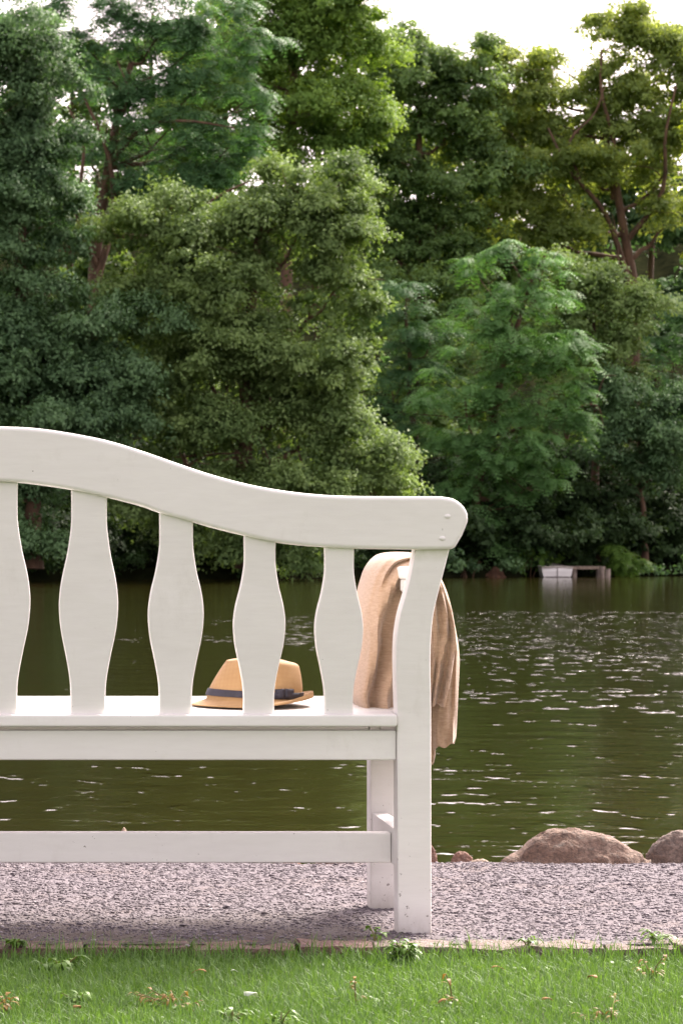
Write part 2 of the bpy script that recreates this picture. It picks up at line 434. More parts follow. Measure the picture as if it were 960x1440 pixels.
def trunk_mesh(trunk_px, Y, r0, lobes, nlimb=10, extra=()):
    """trunk given in photo pixels at distance Y, limbs running from it into the crown"""
    bm = bmesh.new()
    P = np.array([(wx(px, Y), Y + 0.25*math.sin(k*1.3), wz(py, Y)) for k, (px, py) in enumerate(trunk_px)])
    P = spline(P, 18)
    P[:, 0] += 0.06*np.sin(np.arange(18)*1.1); 
    rad = r0*(1 - 0.72*np.linspace(0, 1, 18)); rad[0] *= 1.35
    tube(bm, P, rad, 10)
    for lb in list(lobes)[:nlimb]:
        dy = lb[4] if len(lb) > 4 else 0.0
        T = np.array([wx(lb[0], Y+dy), Y + dy, wz(lb[1], Y+dy)])
        k = int(np.clip(np.argmin(np.abs(P[:, 2] - (T[2] - 0.45*np.linalg.norm((T - P[-1])[:2]) - 0.8))), 3, 17))
        A = P[k]; M = A*0.5 + T*0.5 + np.array([0, 0, -0.12*np.linalg.norm(T-A)])
        Q = spline([A, M + rng.normal(0, .15, 3), T], 9) + np.r_[np.zeros((1, 3)), rng.normal(0, .05, (8, 3))]
        tube(bm, Q, rad[k]*0.62*(1 - 0.8*np.linspace(0, 1, 9)), 6)
        for _ in range(3):
            j = rng.integers(4, 8); B = Q[j]; E = B + rng.normal(0, 1, 3)*np.array([1.1, .8, .8]) + np.array([0, -0.3, 0.5])
            Q2 = spline([B, (B+E)/2 + rng.normal(0, .18, 3), E], 6)
            tube(bm, Q2, rad[k]*0.2*(1 - 0.75*np.linspace(0, 1, 6)), 5)
    for ex in extra:    # bare boughs seen in the photo
        pts = [np.array((wx(px, Y+dy), Y+dy, wz(py, Y+dy))) for px, py, dy in ex[0]]
        Q = spline(pts, 12); tube(bm, Q, ex[1]*(1 - 0.7*np.linspace(0, 1, 12)), 6)
    return bm_mesh("trunk", bm, 60)

TREES_GROUP = "trees on the far bank"
def tree(name, label, Y, trunk_px, r0, lobes, mat, style='puff', nlimb=10, extra=(), cat="tree", bark=None, **kw):
    x0 = wx(trunk_px[0][0], Y)
    root = empty(name, (x0, Y, far_z(x0, Y)), label, cat, TREES_GROUP)
    V, T = (frond_crown if style == 'frond' else puff_crown)(lobes, Y, **kw)
    V = V - np.array(root.location)
    Fc = np.arange(len(V)).reshape(-1, 4)
    link("crown", fast_mesh("crown", V, Fc, False, T), mat, root)
    me = trunk_mesh(trunk_px, Y, r0, lobes, nlimb, extra)
    me.transform(Matrix.Translation(-root.location))
    link("trunk", me, bark or BARK, root)
    return root

ALDER_DARK = mat_leaf("alder_leaves_dark", (0.062, 0.128, 0.056), (0.190, 0.325, 0.145), 0.34, (0.9, 1.0, 0.5), 0.55, 0.16)
ALDER = mat_leaf("alder_leaves", (0.104, 0.180, 0.058), (0.285, 0.410, 0.145), 0.38, (1.0, 1.0, 0.45), 0.55, 0.14)
OLIVE = mat_leaf("broad_leaves_yellowish", (0.107, 0.209, 0.047), (0.282, 0.452, 0.107), 0.45, (1.1, 1.0, 0.35), 0.5, 0.12)
OAK = mat_leaf("oak_leaves", (0.102, 0.186, 0.068), (0.266, 0.424, 0.153), 0.48, (1.1, 1.0, 0.4), 0.5, 0.12)
OAK_LIT = mat_leaf("oak_leaves_backlit_tint", (0.175, 0.265, 0.078), (0.38, 0.51, 0.17), 0.6, (1.2, 1.05, 0.4), 0.5, 0.12)  # lighter, yellower oak leaves: the backlit glow is painted into the colour
ROBINIA = mat_leaf("pinnate_leaves", (0.085, 0.195, 0.066), (0.215, 0.41, 0.140), 0.38, (0.9, 1.0, 0.4), 0.5, 0.14)
ROBINIA_DK = mat_leaf("pinnate_leaves_dark", (0.061, 0.147, 0.061), (0.158, 0.305, 0.127), 0.36, (0.9, 1.0, 0.45), 0.5, 0.14)
YELLOW = mat_leaf("yellow_green_leaves", (0.18, 0.30, 0.035), (0.36, 0.50, 0.09), 0.55, (1.2, 1.0, 0.3), 0.5, 0.12)
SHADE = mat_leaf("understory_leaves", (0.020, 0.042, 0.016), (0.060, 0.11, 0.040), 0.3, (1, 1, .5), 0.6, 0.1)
FERN = mat_leaf("waterside_leaves", (0.065, 0.15, 0.025), (0.18, 0.32, 0.06), 0.4, (1, 1, .4), 0.5, 0.14)

P1 = dict(leaf_l=0.155, leaf_w=0.105)
tree("dark_alder_tree", "dark blue-green alder at the left edge, its boughs hanging over the water", 117.5,
     [(45, 800), (42, 600), (30, 420), (35, 200), (20, 20)], 0.34,
     [(15, 60, 95, 60), (-30, 170, 90, 80), (40, 200, 45, 40), (15, 330, 80, 60), (30, 400, 55, 35), (110, 470, 85, 45), (60, 530, 105, 60),
      (140, 545, 60, 40), (-45, 480, 90, 80), (-70, 610, 90, 80), (60, 705, 45, 45), (-50, 740, 90, 60), (90, 600, 90, 45), (30, 260, 50, 35), (180, 590, 40, 30), (70, 130, 40, 30), (75, 355, 45, 30), (0, 260, 50, 40), (60, 300, 40, 25), (20, 460, 40, 30), (70, 610, 60, 40), (45, 765, 60, 26, -.6), (90, 215, 34, 34), (75, 250, 40, 30)],
     ALDER_DARK, per=240, dens=1.0, **P1)
tree("locust_tree", "tall dark feathery locust with forked brown boughs at the upper left", 128,
     [(120, 790), (130, 500), (135, 380), (150, 240), (185, 90)], 0.42,
     [(215, 55, 75, 35), (290, 110, 75, 40), (160, 125, 55, 35), (240, 185, 100, 38), (125, 205, 45, 30), (325, 205, 60, 38), (300, 30, 70, 45),
      (165, 245, 50, 25), (345, 140, 40, 40), (130, 60, 40, 22), (290, 240, 50, 25), (100, 300, 40, 30), (210, 110, 50, 30), (180, 40, 40, 25), (90, 60, 45, 30), (70, 20, 40, 25), (110, 110, 40, 28), (250, 40, 50, 30), (360, 70, 40, 30), (240, 240, 55, 35), (200, 265, 50, 28), (215, 150, 50, 38), (120, 5, 60, 32), (190, 0, 60, 32), (280, 270, 50, 28)],
     ROBINIA_DK, 'frond', dens=1.25,
     extra=(([(135, 400, 0), (160, 300, -.5), (150, 210, -1), (115, 130, -1)], 0.16), ([(140, 380, 0), (110, 310, -1), (118, 200, -1.5), (95, 150, -1.5)], 0.12),
            ([(150, 240, 0), (200, 180, -1), (260, 170, -2), (330, 180, -2)], 0.10), ([(150, 330, 0), (240, 330, -1), (300, 280, -2), (350, 255, -2)], 0.12),
            ([(165, 180, 0), (180, 130, -1), (165, 85, -1)], 0.08)))
tree("lime_tree", "yellow-green tree rising out of the frame at top centre left", 141,
     [(400, 790), (400, 500), (410, 200), (420, 20)], 0.4,
     [(430, 40, 90, 60), (385, 130, 80, 55), (460, 130, 60, 60), (420, 225, 70, 60), (495, 30, 38, 45), (350, -10, 90, 50), (480, 200, 45, 50), (460, 0, 60, 50), (330, 80, 50, 40), (505, 90, 36, 40), (400, 70, 60, 50), (300, 150, 60, 60), (310, 230, 60, 50), (250, 250, 60, 45)],
     OLIVE, per=190, dens=1.0, thin=0.04, leaf_l=0.17, leaf_w=0.115)
tree("big_alder_tree", "big rounded mid-green alder above the bench back, branches down to the water", 120,
     [(350, 800), (345, 600), (350, 450), (370, 300)], 0.4,
     [(265, 340, 70, 50), (205, 325, 50, 35), (335, 410, 95, 65), (420, 330, 80, 65), (460, 265, 50, 40), (480, 400, 48, 75), (290, 515, 90, 65), (400, 520, 90, 65),
      (235, 600, 70, 55), (325, 620, 95, 50), (445, 610, 65, 60), (468, 545, 45, 50), (410, 685, 100, 28), (508, 682, 36, 14), (262, 740, 80, 42), (350, 768, 80, 34),
      (440, 768, 70, 36), (180, 710, 40, 45), (370, 300, 45, 40), (250, 420, 60, 45), (200, 660, 50, 40), (505, 310, 24, 30), (512, 440, 22, 22), (150, 330, 26, 14), (180, 500, 40, 30), (500, 490, 26, 16), (160, 420, 34, 20), (270, 285, 26, 18), (400, 255, 36, 20), (520, 640, 24, 12), (300, 460, 50, 30), (480, 640, 40, 24), (385, 470, 50, 26), (360, 560, 55, 26)],
     ALDER, nlimb=14, per=240, dens=1.05, **P1)
tree("shaded_oak_tree", "dull dark green oak standing behind at centre", 150,
     [(600, 780), (595, 500), (590, 350), (590, 150)], 0.45,
     [(580, 130, 80, 50), (640, 180, 75, 55), (540, 200, 60, 50), (560, 280, 80, 50), (640, 290, 62, 50), (600, 355, 75, 45), (555, 85, 32, 26), (615, 95, 45, 28),
      (690, 240, 50, 45), (520, 330, 50, 50), (660, 120, 40, 28), (540, 140, 40, 40), (580, 75, 34, 24), (660, 85, 34, 22), (530, 100, 36, 30), (640, 400, 60, 40), (600, 470, 60, 50, -3), (600, 550, 60, 50, -3), (610, 630, 60, 45, -4), (520, 420, 50, 50, -2)],
     OAK, per=170, dens=1.0, leaf_l=0.18, leaf_w=0.12)
tree("bare_trunk_oak_tree", "tall open oak at right, brown trunk showing and sky between its boughs", 152,
     [(893, 780), (893, 520), (890, 400), (872, 300), (850, 200), (842, 90)], 0.36,
     [(725, 115, 38, 24), (862, 62, 55, 32), (930, 105, 55, 42), (885, 150, 62, 36), (800, 185, 50, 30), (735, 200, 50, 36), (700, 270, 45, 40), (840, 245, 75, 34),
      (945, 225, 55, 50), (775, 265, 65, 34), (940, 300, 40, 26), (770, 85, 26, 18), (690, 85, 34, 20), (960, 60, 40, 25), (690, 165, 40, 36), (830, 120, 34, 26), (905, 200, 60, 40), (660, 210, 40, 40), (850, 30, 34, 20), (760, 150, 34, 28), (900, 60, 40, 26), (745, 320, 60, 36), (820, 330, 50, 30), (985, 150, 50, 60)],
     OAK_LIT, nlimb=14, per=150, dens=1.25, thin=0.08, leaf_l=0.17, leaf_w=0.12,
     extra=(([(885, 400, 0), (850, 300, -1), (800, 240, -2), (770, 180, -2)], 0.16), ([(880, 340, 0), (930, 270, -1), (935, 190, -2), (950, 120, -2)], 0.14),
            ([(862, 280, 0), (862, 200, -1), (845, 130, -1.5), (845, 70, -1.5)], 0.15), ([(815, 255, -2), (800, 200, -2), (835, 160, -2), (850, 120, -2)], 0.09),
            ([(870, 380, -2), (866, 330, -2.3), (860, 300, -2.3)], 0.05)))
tree("feathery_locust_tree", "bright green feathery locust at right, drooping over the water behind the bench end", 135.5,
     [(668, 800), (672, 700), (700, 560), (730, 440), (765, 360)], 0.22,
     [(765, 372, 35, 26), (665, 372, 26, 28), (705, 350, 22, 16), (735, 420, 62, 36), (680, 440, 45, 36), (700, 490, 85, 45), (790, 490, 55, 42), (650, 550, 80, 42), (770, 570, 75, 42),
      (700, 630, 95, 45), (760, 675, 55, 38), (685, 715, 62, 36), (735, 765, 42, 30), (640, 690, 45, 32), (650, 620, 60, 40), (805, 610, 35, 28), (690, 775, 50, 25)],
     ROBINIA, 'frond', nlimb=12, dens=1.15)
tree("small_locust_tree", "smaller feathery locust tucked behind the bright one, left of it", 139,
     [(590, 800), (585, 650), (575, 500), (570, 420)], 0.2,
     [(570, 410, 42, 26), (560, 465, 50, 38), (590, 530, 52, 40), (555, 600, 42, 40), (600, 640, 52, 35), (545, 540, 40, 36), (610, 460, 35, 30)],
     ROBINIA_DK, 'frond', dens=1.1)
tree("round_leaved_tree", "bushy tree with yellowish leaf tips right of the feathery locust", 141,
     [(840, 790), (838, 650), (835, 500), (830, 400)], 0.22,
     [(830, 395, 48, 30), (865, 440, 50, 36), (820, 475, 52, 42), (870, 495, 42, 34), (798, 370, 30, 22), (850, 540, 45, 30), (900, 440, 26, 20)],
     ALDER, per=190, leaf_l=0.16, leaf_w=0.11,
     extra=(([(790, 590, -3), (820, 570, -3.5), (840, 572, -3.5), (848, 600, -3.5)], 0.05), ([(838, 560, -3), (850, 530, -3.5), (866, 528, -3.5)], 0.04)))
tree("low_hazel_tree", "low spreading tree at the right edge above the landing stage", 140,
     [(905, 790), (903, 700), (900, 620)], 0.16,
     [(895, 600, 58, 38), (850, 640, 42, 32), (945, 640, 50, 45), (885, 560, 42, 30), (900, 670, 50, 25), (960, 590, 40, 35)],
     ALDER_DARK, per=180, leaf_l=0.16, leaf_w=0.11)
tree("dark_locust_tree", "dark layered locust at the right edge, above the low spreading tree", 145,
     [(990, 790), (985, 600), (975, 450)], 0.2,
     [(940, 435, 50, 24), (930, 495, 50, 28), (985, 550, 55, 40), (985, 470, 40, 40), (930, 540, 40, 20), (1010, 420, 50, 40)],
     ROBINIA_DK, 'frond', dens=0.9)
tree("young_maple_tree", "bright yellow-green young tree cut off by the right edge", 146,
     [(1000, 790), (995, 500), (975, 300)], 0.2,
     [(985, 225, 26, 38), (975, 290, 24, 18), (1015, 270, 45, 60), (1010, 370, 45, 35), (995, 180, 24, 32)],
     YELLOW, pr=(.35, .75), per=170, leaf_l=0.16, leaf_w=0.115)
# trees further back that close the gaps
bt = [(-60, 158, 150, 110, "tall dim tree behind the left edge alder"), (105, 162, 90, 95, "dim tree seen between the left edge alder and the tall locust"), (215, 160, 60, 95, "tall dim tree right behind the tall locust's crown"), (320, 163, 60, 110, "dim broad tree behind the big rounded alder"),
      (450, 163, 80, 100, "dim tree behind the yellow-green tree's lower half"), (600, 168, 170, 85, "dim tree low behind the dull oak"), (690, 164, 200, 95, "dim tree in the dark hollow over the bright feathery locust"),
      (790, 166, 225, 90, "dim tree behind the brown oak trunk, left side"), (920, 166, 190, 90, "dim tree behind the brown oak trunk, right side"), (1040, 160, 200, 100, "dim tree just past the right edge of the view")]
for cx, Y, cy, r, lab in bt:
    lob = [(cx + rng.uniform(-.6, .6)*r, cy + dy_ + rng.uniform(-25, 25), r*rng.uniform(.5, .75), r*rng.uniform(.4, .5)) for dy_ in (0, 75, 150, 225, 300, 375, 450)] 
    tree("woodland_tree", lab, Y, [(cx, 760), (cx + 5, 600), (cx - 5, 400), (cx, cy - 40)], 0.3, lob, OAK if cx % 4 else ALDER_DARK, nlimb=4, per=75, dens=1.0, leaf_l=0.30, leaf_w=0.22, pr=(0.6, 1.1))

# understory: ivy and brush too tangled to count
def brush(name, lobes, Y, mat, **kw):
    V, T = puff_crown(lobes, Y, **kw)
    o = link(name, fast_mesh(name, V, np.arange(len(V)).reshape(-1, 4), False, T), mat)
    return tag(o, kind="stuff")
def at_shore(px, d): return shore(wx(px, 126)) + d - 130
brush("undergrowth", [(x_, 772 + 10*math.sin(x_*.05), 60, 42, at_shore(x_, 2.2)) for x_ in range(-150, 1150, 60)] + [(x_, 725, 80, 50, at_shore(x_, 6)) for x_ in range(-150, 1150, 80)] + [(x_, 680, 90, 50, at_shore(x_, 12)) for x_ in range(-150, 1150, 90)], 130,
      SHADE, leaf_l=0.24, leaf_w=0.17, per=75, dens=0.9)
brush("ivy", [(830, 745, 55, 32), (900, 735, 60, 38), (950, 750, 55, 35), (870, 770, 60, 18), (970, 700, 40, 40)], 144, SHADE, leaf_l=0.2, leaf_w=0.16, per=120, dens=0.9)

def shrub(name, label, Y, lobes, mat, style, **kw):
    cx = lobes[0][0]; x0 = wx(cx, Y)
    root = empty(name, (x0, Y, far_z(x0, Y)), label, "shrub", "shrubs at the water's edge")
    V, T = (frond_crown if style == 'frond' else puff_crown)(lobes, Y, **kw)
    link("foliage", fast_mesh("foliage", V - np.array(root.location), np.arange(len(V)).reshape(-1, 4), False, T), mat, root)
    bm = bmesh.new()
    for k in range(6):
        ang = rng.uniform(0, 6.28); L = rng.uniform(.5, 1.0)
        tube(bm, [(0.1*k-.3, 0, -0.2), (0.1*k-.3 + .2*math.cos(ang), .2*math.sin(ang), L*.5), (0.1*k-.3 + .5*math.cos(ang), .4*math.sin(ang), L)], [0.03, .022, .01], 5)
    link("stem", bm_mesh("stem", bm), BARK, root)
shrub("fern_shrub", "bright ferny shrub at the water right of the landing stage", 136.5, [(878, 790, 22, 16), (868, 775, 16, 10), (893, 795, 14, 12)], FERN, 'frond', dens=1.6, length=(.5, .9), lw=(.16, .055))
shrub("leafy_shrub", "pale green leafy shrub at the water left of the white boat", 135, [(742, 790, 24, 18), (765, 780, 14, 12), (725, 797, 18, 12)], FERN, 'puff', leaf_l=.16, leaf_w=.1, per=130, pr=(.3, .5), dens=1.5)
shrub("bank_shrub", "low brownish shrub at the water by the right edge", 138.5, [(930, 800, 34, 10), (965, 798, 26, 12)], ALDER_DARK, 'puff', leaf_l=.16, leaf_w=.1, per=110, pr=(.3, .45), dens=1.3)
shrub("overhanging_shrub", "dark leafy shrub touching the water between bench slats and boat", 131, [(560, 795, 30, 14), (610, 795, 36, 16), (520, 790, 26, 16)], ALDER_DARK, 'puff', leaf_l=.17, leaf_w=.11, per=120, pr=(.3, .5), dens=1.3)
shrub("waterside_shrub", "low dark shrub at the water beside the reddish brown stump", 133, [(655, 795, 26, 13), (628, 797, 24, 12), (724, 800, 15, 8)], ALDER_DARK, 'puff', leaf_l=.17, leaf_w=.11, per=120, pr=(.3, .5), dens=1.3)
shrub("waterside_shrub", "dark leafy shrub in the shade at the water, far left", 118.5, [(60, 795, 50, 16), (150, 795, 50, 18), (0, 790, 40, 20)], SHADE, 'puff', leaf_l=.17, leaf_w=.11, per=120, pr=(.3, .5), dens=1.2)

# bleached stump at the far waterline
bm = bmesh.new()
tube(bm, [(0, 0, -0.6), (0.02, 0, -0.1), (0, 0, 0.05), (0.06, 0, 0.18), (.1, 0, .22)], [0.5, 0.42, 0.30, 0.22, .15], 10)
for ang in (0.3, 1.9, 3.2, 4.4): tube(bm, [(0, 0, 0.15), (.4*math.cos(ang), .4*math.sin(ang), -.12), (.8*math.cos(ang), .8*math.sin(ang), -.6)], [.14, .12, .07], 6)
STUMPM = mat_simple("stump_wood", (0.06, 0.03, 0.018), (0.19, 0.09, 0.05), 5, 0.85, 0.6, 0.03, scl=(1, 1, .3))
o = link("tree_stump", bm_mesh("tree_stump", bm, 60), STUMPM); o.location = (wx(697, 133.5), 133.5, WATER_Z + 0.12)
tag(o, "reddish brown stump at the far waterline under the feathery locust", "stump")

# ------------------------------------------------------------------ boat and landing stage
BOATM = mat_simple("boat_gelcoat", (0.74, 0.72, 0.70), (0.82, 0.80, 0.78), 2, 0.3, 0, 0)
BOATRIM = mat_simple("boat_trim", (0.30, 0.27, 0.24), (0.42, 0.38, 0.34), 5, 0.5, 0, 0)
DARKLINE = mat_simple("boat_dark_line", (0.06, 0.04, 0.035), (0.1, 0.07, 0.06), 5, 0.5, 0, 0)
YB = 133.0; bx = wx(783, YB); hb = 1.24/2
boat = empty("rowing_boat", (bx, YB, WATER_Z), "small white rowing boat moored stern-on at the landing stage", "boat")
sec = []
for k in range(13):
    t = k/12; y = 2.6*t
    w = hb*(1 - 0.95*max(0, (t-.25)/.75)**2.2); zt = 0.39 + 0.16*t*t; kz = -0.14 + 0.35*max(0, t-.8)
    ring = [(w*cx_, y, kz + (zt-kz)*cz_) for cx_, cz_ in ((-1, 1), (-.985, .72), (-.93, .38), (-.72, .12), (-.35, .02), (0, 0), (.35, .02), (.72, .12), (.93, .38), (.985, .72), (1, 1))]
    sec.append(ring)
bm = bmesh.new(); R = [[bm.verts.new(p) for p in ring] for ring in sec]
for A, B in zip(R, R[1:]):
    for q in range(10): bm.faces.new((A[q], A[q+1], B[q+1], B[q]))
bm.faces.new(R[0]); 
bmesh.ops.recalc_face_normals(bm, faces=bm.faces)
me = bm_mesh("hull", bm, 40); hull = link("hull", me, BOATM, boat)
sol = hull.modifiers.new("s", 'SOLIDIFY'); sol.thickness = 0.03; sol.offset = -1
bm = bmesh.new()
for sg in (-1, 1): tube(bm, [(sec[k][0 if sg < 0 else 10][0], sec[k][0][1], sec[k][0][2] + .02) for k in range(13)], [0.03]*13, 6)
tube(bm, [(-hb, -0.01, .405), (0, -0.01, .425), (hb, -0.01, .405)], [0.032]*3, 6)
link("gunwale", bm_mesh("gunwale", bm), BOATRIM, boat)
def box(bm, x0, x1, y0, y1, z0, z1):
    r = bmesh.ops.create_cube(bm, size=1.0); 
    for v in r["verts"]: v.co = Vector(((x0+x1)/2 + v.co.x*(x1-x0), (y0+y1)/2 + v.co.y*(y1-y0), (z0+z1)/2 + v.co.z*(z1-z0)))
    return r["verts"]
bm = bmesh.new(); box(bm, -.012, .012, -.03, -0.002, 0.02, .39); link("transom_seam", bm_mesh("seam", bm), DARKLINE, boat)
bm = bmesh.new(); box(bm, -.5, .5, -.026, -0.002, 0.0, 0.035); link("waterline_stripe", bm_mesh("stripe", bm), DARKLINE, boat)
for y0_ in (.5, 1.3):
    bm = bmesh.new(); box(bm, -.5, .5, y0_, y0_ + .2, .30, .33); link("thwart", bm_mesh("thwart", bm), BOATRIM, boat)

DECK = mat_simple("weathered_planks", (0.16, 0.115, 0.085), (0.36, 0.29, 0.23), 7, 0.85, 0.4, 0.01, scl=(3, .6, 1))
PILE = mat_simple("grey_piles", (0.13, 0.10, 0.08), (0.33, 0.27, 0.23), 6, 0.85, 0.5, 0.02, scl=(1, 1, .3))
YD = 134.2; zt = wz(796.5, YD); x0, x1 = wx(772, YD), wx(851, YD)
dock = empty("landing_stage", ((x0+x1)/2, YD+1, WATER_Z), "weathered wooden landing stage on piles beside the white boat", "jetty")
bm = bmesh.new(); cx = (x0+x1)/2
n = 12
for k in range(n): box(bm, x0-cx + (x1-x0)*k/n, x0-cx + (x1-x0)*(k+1)/n - .02, -1.0, 2.6, zt - WATER_Z - .06, zt - WATER_Z)
link("deck", bm_mesh("deck", bm, 0), DECK, dock)
bm = bmesh.new(); box(bm, x0-cx, x1-cx, -1.02, -.92, zt-WATER_Z-.12, zt-WATER_Z-.062); link("edge_beam", bm_mesh("beam", bm, 0), DECK, dock)
for px, dy, top in ((808, -.85, -.07), (845, -1.12, -.01), (852, .9, -.07), (812, 1.6, -.07), (776, .9, -.07)):
    bm = bmesh.new(); xx = wx(px, YD) - cx
    tube(bm, [(xx, dy, -1.2), (xx, dy, zt - WATER_Z + top)], [0.11, 0.10], 9); link("pile", bm_mesh("pile", bm), PILE, dock)
YQ = 136; xx = wx(853, YQ)
bm = bmesh.new(); tube(bm, [(0, 0, -1.2), (0.01, 0, .35)], [0.13, 0.11], 9)
o = link("mooring_post", bm_mesh("post", bm), PILE); o.location = (wx(853.5, 132.9), 132.9, WATER_Z); tag(o, "short grey mooring post at the right end of the landing stage", "post")

# ------------------------------------------------------------------ the bench
YR = 6.5; LEAN = 0.10
def yback(z): return YR - LEAN*max(0, z - 0.44)
def P2(px, py, dY=0.0):
    z = 0.6
    for _ in range(6): z = wz(py, yback(z) + dY)
    return wx(px, yback(z) + dY), z
BXC = wx(-2, YR)      # centre line of the bench
bench = empty("garden_bench", (BXC, YR + 0.25, 0), "white painted wooden garden bench seen from behind, with curved top rail and waisted slats", "bench")
BL = np.array(bench.location)

def prism(outline, y0, y1, bev=0.004, seg=2, lean=True, mirror=False, bev_front=None):
    """outline (x,z) extruded from y0 to y1 (offsets from the back plane), edges eased"""
    bm = bmesh.new()
    o_ = [((2*BXC - x) if mirror else x, z) for x, z in outline]
    f = bm.faces.new([bm.verts.new((x, y0, z)) for x, z in o_])
    r = bmesh.ops.extrude_face_region(bm, geom=[f])
    for v in r["geom"]:
        if isinstance(v, bmesh.types.BMVert): v.co.y = y1
    bmesh.ops.recalc_face_normals(bm, faces=bm.faces)
    ed = [e_ for e_ in bm.edges if len(e_.link_faces) == 2 and e_.calc_face_angle(0) > math.radians(28)]
    if bev: bmesh.ops.bevel(bm, geom=ed, offset=bev, segments=seg, profile=0.5, affect='EDGES', clamp_overlap=True)
    if lean:      # the back starts to lean at seat height: cut there so both halves stay flat
        bmesh.ops.bisect_plane(bm, geom=list(bm.verts) + list(bm.edges) + list(bm.faces), plane_co=(0, 0, 0.44), plane_no=(0, 0, 1))
    for v in bm.verts:
        v.co.y = (yback(v.co.z) if lean else YR) + v.co.y
        v.co -= Vector(BL)
    return bm
def part(name, bm, mat=None, parent=None, ang=32):
    o_ = link(name, bm_mesh(name, bm, ang), mat or PAINT, parent or bench)
    wnm = o_.modifiers.new("normals", 'WEIGHTED_NORMAL'); wnm.weight = 100; wnm.keep_sharp = True
    return o_

# top rail: right half from the photo, mirrored about the centre line
top = spline([(-2, 599.5), (30, 600.5), (60, 603), (100, 609), (150, 619), (200, 634), (250, 651.5), (300, 668), (350, 681), (400, 690), (450, 695.5), (500, 697.5), (560, 698), (618, 698)], 60)
cor = spline([(618, 698), (636, 701), (649, 709), (657, 721), (658, 733)], 12)[1:]
end = [(650, 753), (641, 768)]
bot = spline([(637, 772.5), (600, 773), (540, 772.5), (500, 771.5), (456, 769.5), (400, 764.5), (350, 754.5), (300, 742.5), (272, 734), (225, 721), (200, 712), (150, 699), (100, 688.5), (50, 681), (26, 678.5), (-2, 677)], 60)
halfpx = [*map(tuple, top), *map(tuple, cor), *end, *map(tuple, bot)]
half = [P2(*p, -0.012) for p in halfpx]
half[0] = (BXC, half[0][1]); half[-1] = (BXC, half[-1][1])
mir = [(2*BXC - x, z) for x, z in half[::-1]][1:-1]
rail = part("top_rail", prism(half + mir, -0.012, 0.040, 0.013, 5))
# filled screw holes on the rail end
for px, py in ((629, 726), (621.5, 757)):
    for mr in (False, True):
        x, z = P2(px, py, -0.013); x = 2*BXC - x if mr else x
        bm = bmesh.new(); bmesh.ops.create_uvsphere(bm, u_segments=14, v_segments=8, radius=1)
        for v in bm.verts:
            v.co = Vector((x + v.co.x*.0065, yback(z) - .0125 + v.co.y*.0022, z + v.co.z*.0042)) - Vector(BL)
        link("screw_plug", bm_mesh("screw_plug", bm), PAINT, rail)

# waisted slats: (centre top px, centre bottom px, top y, bottom y, waist half width, waist y)
tw = np.array([0, .1, .18, .30, .40, .48, .55, .64, .74, .84, .92, 1.0])
ww = np.array([.615, .60, .615, .74, .90, .985, 1.0, .93, .77, .63, .59, .60])
def slat(ct, cb, yt, yb, hw, waist, mirror=False):
    t0 = (waist - yt)/(yb - yt)
    tt_ = np.where(tw < .53, tw/.53*t0, t0 + (tw-.53)/.47*(1-t0))
    T = np.linspace(0, 1, 44); Wd = spline(np.stack([tt_*10, ww], 1), 200)
    wi = np.interp(T, Wd[:, 0]/10, Wd[:, 1])*hw
    cc = ct + (cb-ct)*T; yy = yt - 14 + (yb - yt + 14)*T
    yy = np.r_[yt - 14, (yt + (yb-yt)*T)[1:]]
    L = [P2(c_ - w_, y_) for c_, w_, y_ in zip(cc, wi, yy)]; Rr = [P2(c_ + w_, y_) for c_, w_, y_ in zip(cc, wi, yy)]
    return prism(Rr + L[::-1], 0.003, 0.028, 0.0045, 3, True, mirror)
slats = [(126, 124, 687, 1006, 41.5, 851), (248.5, 247, 724, 1006, 39, 864), (366, 364, 755, 1006, 36.5, 878), (477.5, 476.5, 769, 1006, 34, 884)]
part("back_slat", slat(-2, -2, 677, 1006, 45, 845))
for s in slats:
    part("back_slat", slat(*s)); part("back_slat", slat(*s, mirror=True))

# rear legs run on up to the top rail, flaring outwards
def qx(px, py, Y=YR): return P2(px, py) if py < 1000 else (wx(px, Y), wz(py, Y))
Ls = spline([(558, 1000), (556.5, 930), (557.5, 895), (562, 865), (569, 840), (576.5, 812), (582, 785), (585, 768)], 26)
Rs = spline([(606, 1000), (605, 930), (606.5, 890), (610, 860), (617, 830), (624, 803), (631, 776), (634, 764)], 26)
legp = [(559, 1313.5)] + list(map(tuple, Ls)) + list(map(tuple, Rs[::-1])) + [(606.5, 1313.5)]
leg = [P2(*p) if p[1] < 1000 else (wx(p[0], YR), wz(p[1], YR)) for p in legp]
leg[0] = (leg[0][0], -0.004); leg[-1] = (leg[-1][0], -0.004)
for mr in (False, True): part("rear_leg", prism(leg, 0.0, 0.068, 0.0045, 2, True, mr), PAINT_ALGAE)

def bbox_part(name, x0, x1, y0, y1, z0, z1, bev=0.004, parent=None, mat=None, slope=0.0, seg=2):
    bm = bmesh.new(); vs = box(bm, x0, x1, y0, y1, z0, z1)
    bmesh.ops.bevel(bm, geom=list(bm.edges), offset=bev, segments=seg, profile=0.5, affect='EDGES')
    for v in bm.verts: v.co.z += slope*(v.co.y - YR); v.co -= Vector(BL)
    return part(name, bm, mat, parent)
xl = leg[0][0]; xr = leg[-1][0]                       # inner and outer faces of the right rear leg
fx0 = wx(518.5, 6.98); fx1 = fx0 + 0.068
def both(f):
    f(lambda x: x); f(lambda x: 2*BXC - x)
def span(name, x0, x1, *a_, **k_):
    bbox_part(name, x0, x1, *a_, **k_)
    bbox_part(name, 2*BXC - x1, 2*BXC - x0, *a_, **k_)
SL = 0.028
